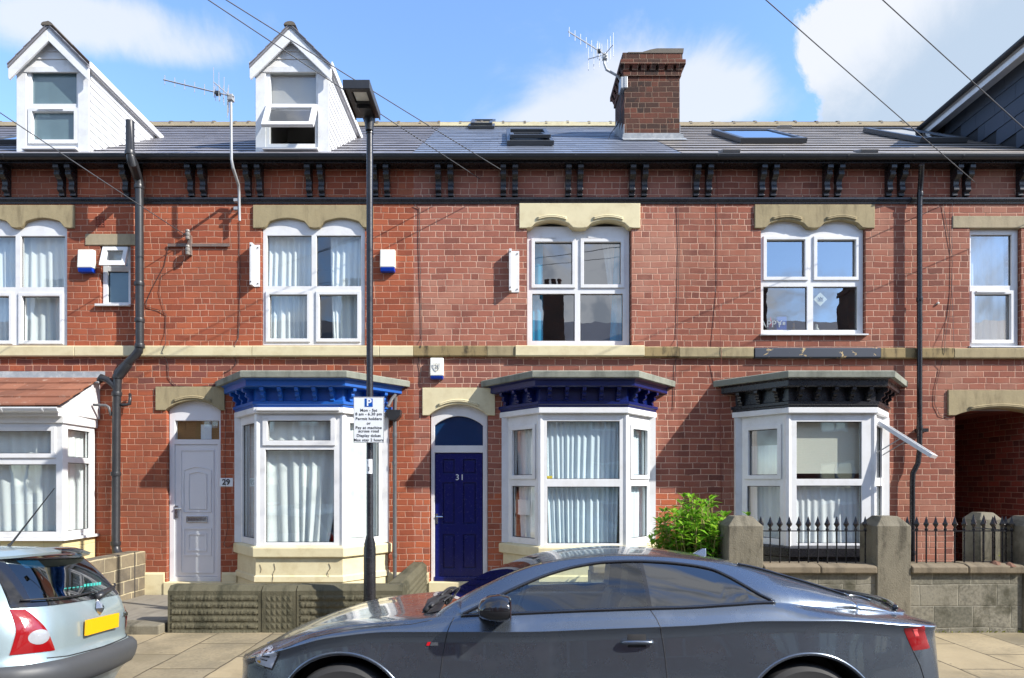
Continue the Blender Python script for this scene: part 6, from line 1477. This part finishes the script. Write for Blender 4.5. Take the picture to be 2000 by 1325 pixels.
    # mirror
    for s in (1, -1):
        yy = YC-s*.985; mm = M()
        prof = [(-.125, .02), (-.11, .055), (-.06, .08), (.0, .085), (.045, .078), (.062, .06)]
        rings = []
        for x, r_ in prof: rings.append([(-.025+x, yy+s*(-.105+0)*math.cos(2*math.pi*k/16)*(r_/.085)**.5*.95, 1.005+(r_*math.sin(2*math.pi*k/16))*(.80 if math.sin(2*math.pi*k/16) < 0 else 1.05)) for k in range(16)])
        vs = [v_ for r_ in rings for v_ in r_]; n = 16
        mm.add(vs, [(i*n+k, i*n+(k+1) % n, (i+1)*n+(k+1) % n, (i+1)*n+k) for i in range(len(rings)-1) for k in range(n)]+[tuple(range(n-1, -1, -1)), tuple((len(rings)-1)*n+k for k in range(n))])
        mi = mm.build('wing_mirror', m_blackgloss, o, smooth=True, sharp=50)
        M().hexa([(-.17, yy+s*.18, .945), (-.06, yy+s*.18, .945), (-.02, yy+s*.0, .945), (-.12, yy+s*.0, .945), (-.17, yy+s*.18, .985), (-.06, yy+s*.18, .985), (-.02, yy+s*.0, .975), (-.12, yy+s*.0, .975)]).build('mirror_arm', m_blackgloss, mi, bevel=.01)
        M().box(.034, .040, yy-.085, yy+.085, .955, 1.06).build('mirror_glass', m_chrome, mi)
    # wipers and scuttle, roof aerial
    wp = M(); 
    for s, x0_ in ((1, -.46), (1, -.43)):
        pass
    for ya, yb2 in ((-.66, -.05), (-.02, .56)):
        pts = [(-.46+.06*t, YC+ya+(yb2-ya)*t, .985+.02*math.sin(math.pi*t)) for t in [i/8 for i in range(9)]]; wp.tube(pts, .012, 6); wp.tube([(p[0]+.05, p[1], p[2]+.0) for p in pts[2:]], .007, 5)
    wp.tube([(-.50, YC-.66, .955), (-.47, YC-.62, .99), (-.44, YC-.5, .995)], .018, 8); wp.build('wiper', m_darkin, o, smooth=True)
    M().add([(-.52, YC-.70, .936), (-.52, YC+.70, .936), (-.38, YC+.74, .972), (-.38, YC-.74, .972), (-.56, YC, .955), (-.42, YC, .985)], [(0, 4, 5, 3), (4, 1, 2, 5)]).build('scuttle', m_darkin, o)
    fz = float(Z10(1.43)); M().hexa([(1.36, YC-.025, fz-.01), (1.48, YC-.025, fz-.03), (1.48, YC+.025, fz-.03), (1.36, YC+.025, fz-.01), (1.455, YC-.006, fz+.045), (1.485, YC-.006, fz+.045), (1.485, YC+.006, fz+.045), (1.455, YC+.006, fz+.045)]).build('roof_aerial', m_paint, o, bevel=.006)
    a = R(-4.0); o.rotation_euler = (a, 0, 0); o.location = (.45, YC-.915+.915*math.cos(a), -.0-.915*math.sin(-a)*1.0)
    return o
coupe()

def hatchback():
    """small pale hatchback; local axes: +x rear, y across, z up, origin under the rear bumper"""
    o = thing('hatchback_car', 'pale silver hatchback at the left edge seen from its rear corner, yellow number plate', 'car', (-3.02, -4.75, 0), 'cars parked along the kerb')
    o.rotation_euler = (R(HB_ROLL), 0, R(HB_YAW)); o.location = HB_LOC; o.scale = (1, 1, HB_Z)
    zs = [.20,.28,.36,.42,.50,.58,.63,.68,.76,.84,.90,.94,.98,1.04,1.12,1.20,1.27,1.32,1.36,1.39,1.405]
    xr = pchip([.20,.36,.42,.52,.58,.64,.80,.92,.98,1.10,1.25,1.33,1.38,1.405], [-.09,-.02,.035,.05,.04,-.02,-.02,-.05,-.075,-.15,-.27,-.36,-.50,-.95])
    hw = pchip([.20,.40,.60,.80,.95,1.05,1.2,1.3,1.36,1.39,1.405], [.74,.80,.82,.815,.79,.755,.685,.635,.58,.50,.36])
    xf = pchip([.20,.50,.75,.90,1.0,1.15,1.3,1.36,1.405], [-3.75,-3.78,-3.6,-3.05,-2.75,-2.45,-2.1,-1.95,-1.5])
    cr = pchip([.20,.42,.6,.9,1.1,1.3,1.405], [.34,.36,.34,.34,.32,.30,.22])
    bow = .085
    def rearx(y, z):
        """rear skin x at lateral y, height z (rounded corner, bowed in plan)"""
        w, r = float(hw(z)), float(cr(z)); a = abs(y); x = float(xr(z))-bow*(a/w)**2
        if a > w-r:
            t = min(1, (a-(w-r))/r); x -= r*(1-math.sqrt(max(0, 1-t*t)))*1.1
        return x
    NR, NSD, NF = 34, 14, 10; rings = []
    for z in zs:
        w = float(hw(z)); half = []
        for i in range(NR//2+1):
            t = i/(NR//2); y = w*math.sin(t*math.pi/2); half.append((rearx(y, z), y))
        x0 = half[-1][0]; x1 = float(xf(z))
        for i in range(1, NSD+1): half.append((x0+(x1+.5-x0)*i/NSD, w))
        for i in range(1, NF+1):
            t = i/NF; half.append((x1+.5-.5*math.sin(t*math.pi/2), w*math.cos(t*math.pi/2)))
        rings.append([(x, -y, z) for x, y in half]+[(x, y, z) for x, y in half[-2:0:-1]])
    n = len(rings[0]); vs = [v_ for r_ in rings for v_ in r_]; sk, gl = [], []
    def inwin(a, b):
        return False
    fs = [(i*n+k, i*n+(k+1) % n, (i+1)*n+(k+1) % n, (i+1)*n+k) for i in range(len(rings)-1) for k in range(n)]
    # opening of the tailgate window
    def skip(f):
        c = [sum(vs[q_][k] for q_ in f)/4 for k in range(3)]
        return .985 < c[2] < 1.30 and c[0] > -.75 and abs(c[1]) < float(hw(c[2]))*.88 and c[0] > rearx(c[1], c[2])-.08
    M().add(vs, [f for f in fs if not skip(f)]+[tuple((len(rings)-1)*n+k for k in range(n))]).build('body', m_silver, o, smooth=True, local=True, sharp=60)
    def patch(yz, name, mat, par, off, nu=16, nv=8, smooth=True):
        (a, b, c, d) = yz
        def fn(p, q_):
            y = (a[0]*(1-p)+b[0]*p)*(1-q_)+(d[0]*(1-p)+c[0]*p)*q_; z = (a[1]*(1-p)+b[1]*p)*(1-q_)+(d[1]*(1-p)+c[1]*p)*q_
            e = min(1, 5*min(p, 1-p, q_, 1-q_)); return (rearx(y, z)+off*(.3+.7*e), y*(1+off*.3), z)
        return M().grid(fn, nu, nv).build(name, mat, par, smooth=smooth, local=True)
    def wrap(pts, r, name, mat, par, off=0, closed=False):
        fine = []
        L = pts+[pts[0]] if closed else pts
        for a, b in zip(L, L[1:]):
            k = max(2, int(math.hypot(b[0]-a[0], b[1]-a[1])/.03)); fine += [(a[0]+(b[0]-a[0])*t/k, a[1]+(b[1]-a[1])*t/k) for t in range(k)]
        if not closed: fine.append(pts[-1])
        return M().tube([(rearx(y, z)+off, y, z) for y, z in fine], r, 6, closed=closed).build(name, mat, par, smooth=True, local=True)
    # tailgate glass and its black edge
    m_rearglass = glass('rear_car_glass', (.20,.34,.30), .14, 0.0)
    wq = [(-.70, .975), (.70, .975), (.575, 1.315), (-.575, 1.315)]
    rg = patch(wq, 'rear_window', m_rearglass, o, .004, 30, 12)
    eb = M()
    for (u0, u1, v0, v1) in ((0, 1, 0, .08), (0, 1, .93, 1), (0, .055, .08, .93), (.945, 1, .08, .93)):
        def fn(p, q_, u0=u0, u1=u1, v0=v0, v1=v1):
            s, t = u0+(u1-u0)*p, v0+(v1-v0)*q_; y = (wq[0][0]*(1-s)+wq[1][0]*s)*(1-t)+(wq[3][0]*(1-s)+wq[2][0]*s)*t; z = wq[0][1]+(wq[3][1]-wq[0][1])*t
            return (rearx(y, z)+.007, y, z)
        eb.grid(fn, 26 if u1-u0 > .5 else 3, 3 if v1-v0 < .2 else 12)
    eb.build('glass_border', m_blackgloss, rg, smooth=True, local=True)
    wrap([(-.66, 1.025), (-.30, 1.02), (.0, 1.03)], .007, 'wiper_blade', m_darkin, o, .03)
    wpv = M().tube([(rearx(-.0, .985)+.02, 0.0, .985), (rearx(.02, 1.0)+.05, .06, 1.01), (rearx(.3, 1.03)+.04, .34, 1.04)], [.03, .022, .010], 8); wpv.build('wiper_arm', m_blkplastic, o, smooth=True, local=True)
    wrap([(.02, 1.02), (.56, 1.06)], .008, 'wiper_blade', m_darkin, o, .03)
    # side windows, door seams and arches on both flanks
    for sd in (-1, 1):
        for nm, q_ in (('side_window', [(-1.22, .97), (-.66, .985), (-.80, 1.28), (-1.22, 1.30)]), ('door_glass', [(-2.28, .965), (-1.30, .97), (-1.30, 1.30), (-1.98, 1.29)])):
            (a, b, c, d) = q_
            def fn(p, t, sd=sd, a=a, b=b, c=c, d=d):
                x = (a[0]*(1-p)+b[0]*p)*(1-t)+(d[0]*(1-p)+c[0]*p)*t; z = (a[1]*(1-p)+b[1]*p)*(1-t)+(d[1]*(1-p)+c[1]*p)*t; return (x, sd*(float(hw(z))+.006), z)
            M().grid(fn, 8, 8).build(nm, m_blackgloss, o, smooth=True, local=True)
        for pts in ([(-1.27, 1.31), (-1.27, .95), (-1.24, .62), (-1.22, .30)], [(-2.42, .93), (-2.46, .60), (-2.44, .30)]):
            M().tube([(x, sd*(float(hw(z))+.001), z) for (x0_, z0_), (x1_, z1_) in zip(pts, pts[1:]) for x, z in [(x0_+(x1_-x0_)*k/8, z0_+(z1_-z0_)*k/8) for k in range(9)]], .004, 5).build('door_gap', m_darkin, o, local=True)
        M().box(-1.52, -1.36, min(sd*.80, sd*.835), max(sd*.80, sd*.835), .80, .83).build('handle', m_silver, o, bevel=.01, local=True)
        for c in (-.62, -3.1): M().lathe([(.30, -.012), (.33, 0), (.30, .012)], (c, sd*.80, .285), 32, 'y').build('wheel_arch', m_darkin, o, smooth=True, local=True)
    # shelf and dim cabin
    M().box(-.95, -.20, -.62, .62, .90, .93).box(-3.0, -.3, -.66, .66, .22, .30).build('parcel_shelf', m_darkin, o, local=True)
    se = M()
    for s in (-1, 1): se.hexa([(-1.25, s*.33-.24, .4), (-1.10, s*.33-.24, .4), (-1.10, s*.33+.24, .4), (-1.25, s*.33+.24, .4), (-1.12, s*.33-.2, 1.0), (-1.0, s*.33-.2, 1.0), (-1.0, s*.33+.2, 1.0), (-1.12, s*.33+.2, 1.0)]); se.box(-1.08, -1.0, s*.33-.1, s*.33+.1, 1.02, 1.16)
    se.build('rear_seat', m_greyplastic, o, bevel=.04, local=True)
    # spoiler
    spv = []
    for z_, ex_ in ((1.335, .05), (1.335, .115), (1.352, .125), (1.385, .03)): spv.append([(rearx(y, 1.33)+ex_-(.02 if ex_ > .1 else 0)*(abs(y)/.5)**2, y*1.0, z_-.035*(abs(y)/.55)**2) for y in np.linspace(-.56, .56, 21)])
    m = M(); k = 21; m.add([p for r_ in spv for p in r_], [(i*k+j, i*k+j+1, ((i+1) % 4)*k+j+1, ((i+1) % 4)*k+j) for i in range(4) for j in range(k-1)]+[(0, k, 2*k, 3*k), (k-1, 4*k-1, 3*k-1, 2*k-1)])
    spo = m.build('spoiler', m_silver, o, smooth=True, sharp=40, local=True)
    m = M(); ys = np.linspace(-.16, .16, 9)
    m.add([(rearx(y, 1.33)+.122-.02*(abs(y)/.5)**2, y, z_) for z_ in (1.33, 1.358) for y in ys]+[(rearx(y, 1.33)+.06, y, 1.374) for y in ys], [(i*9+j, i*9+j+1, (i+1)*9+j+1, (i+1)*9+j) for i in range(2) for j in range(8)])
    m.v = [(a+.004, b, c+.004) for a, b, c in m.v]; m.build('brake_light', m_blackgloss, spo, smooth=True, local=True)
    # lights
    for s in (-1, 1):
        q_ = [(s*.745, .675), (s*.54, .668), (s*.655, .965), (s*.705, .97)]
        tl = patch(q_, 'tail_light', m_redlens, o, .014, 26, 26)
        cx_, cz_, rr_ = s*.645, .775, .050; m = M(); ring = [(cx_+rr_*math.cos(a)*f, cz_+rr_*math.sin(a)*f) for f in (1.0, .6, .2) for a in [2*math.pi*i/20 for i in range(20)]]
        m.add([(rearx(y, z)+.018+(.006 if i >= 20 else 0), y, z) for i, (y, z) in enumerate(ring)], [(r_*20+j, r_*20+(j+1) % 20, (r_+1)*20+(j+1) % 20, (r_+1)*20+j) for r_ in (0, 1) for j in range(20)]+[tuple(40+j for j in range(20))]); m.build('reversing_lamp', plain('reversing_lens', (.30,.31,.33), .15, var=.3, nscale=14, bump=.2, bscale=80, coat=1.0), tl, smooth=True, local=True)
    # plate, emblem, badge
    patch([(-.27, .70), (.27, .70), (.27, .86), (-.27, .86)], 'plate_recess', m_silver, o, -.002, 8, 4)
    m = M(); yw = .255
    m.add([(rearx(yw, .78)+.024+(.05*(1-(y/yw)**2))*0, y, z) for z in (.725, .838) for y in (-yw, yw)]+[(rearx(yw, .78)+.006, y, z) for z in (.725, .838) for y in (-yw, yw)], [(0,1,3,2), (0,4,5,1), (2,3,7,6), (0,2,6,4), (1,5,7,3)])
    m.v = [(a+.010, b, c) for a, b, c in m.v]
    m.build('number_plate', plain('yellow_plate', srgb(228,168,0), .4, var=.04, bump=0), o, local=True)
    em = M(); ec = (rearx(0, .905)+.012, 0.0, .905)
    em.add([(ec[0]+.0, -.055, .905), (ec[0], 0, .835), (ec[0]+0, .055, .905), (ec[0]-.02, 0, .975), (ec[0]+.028, -.022, .905), (ec[0]+.028, .022, .905), (ec[0]+.028, 0, .878), (ec[0]+.022, 0, .935)], [(0,1,6,4), (1,2,5,6), (2,3,7,5), (3,0,4,7)]); em.build('diamond_emblem', m_alloy, o, local=True)
    bd = M()
    for k in range(4): bd.box(rearx(.47, .80)+.004, rearx(.47, .80)+.012, .43+.025*k, .43+.025*k+.016, .79, .805+(.012 if k % 2 else .02))
    bd.build('badge', m_chrome, o, local=True)
    # bumper strip
    bs = []
    zsb = [.405,.42,.46,.52,.565,.595,.605]; m = M(); ya = np.linspace(-1, 1, 41)
    outs = [.002,.018,.026,.03,.026,.015,.0]
    m.add([((rearx(t*.815, z)+ex_) if abs(t) < .999 else rearx(.80, z)-.22, t*(.822+ex_*.8), z) for z, ex_ in zip(zsb, outs) for t in ya], [(i*41+j, i*41+j+1, (i+1)*41+j+1, (i+1)*41+j) for i in range(6) for j in range(40)])
    m.build('bumper_strip', plain('bumper_plastic', (.055,.058,.062), .5, var=.15, bump=.05), o, smooth=True, local=True)
    wrap([(-.60, .625), (-.45, .612), (0, .607), (.45, .612), (.60, .625)], .005, 'tailgate_gap', m_darkin, o)
    patch([(-.30, .885), (-.12, .885), (-.12, .915), (-.30, .915)], 'tailgate_handle', m_silver, o, .0, 4, 3) if False else None
    # stickers inside the rear glass, aerial
    patch([(-.46, 1.235), (-.30, 1.235), (-.30, 1.29), (-.46, 1.29)], 'window_sticker', plain('blue_sticker', srgb(40,130,210), .6, var=.05, bump=0), o, -.004, 4, 3)
    m_teal = plain('teal_lettering', srgb(60,170,160), .6, var=.05, bump=0)
    tb = M()
    for k in range(11):
        y = -.30+k*.05; h_ = .02 if k < 5 else .034
        tb.grid(lambda p, q_, y=y, h_=h_: (rearx(y, 1.07)+.002, y+.036*p, 1.06+h_*q_), 1, 1)
    tb.build('window_lettering', m_teal, o, local=True)
    M().tube([(-.72, .05, 1.398), (-.70, .05, 1.42), (-.42, .05, 1.85)], [.014, .008, .003], 6).build('roof_aerial', m_darkin, o, local=True)
    for c, s in ((-.62, -1), (-.62, 1), (-3.1, -1), (-3.1, 1)):
        w = M().lathe([(.20, -.08), (.26, -.09), (.285, -.06), (.285, .06), (.26, .09), (.20, .08)], (c, s*.74, .285), 32, 'y').build('wheel', m_rubber, o, smooth=True, sharp=35, local=True)
        M().lathe([(.20, -.05), (.20, .06), (.05, .07), (.01, .07)], (c, s*.74, .285), 24, 'y').build('rim', m_alloy, w, smooth=True, local=True)
    return o
HB_YAW, HB_ROLL, HB_LOC, HB_Z = 8.5, -5.5, (-3.08, -4.70, -.11), .985
hatchback()
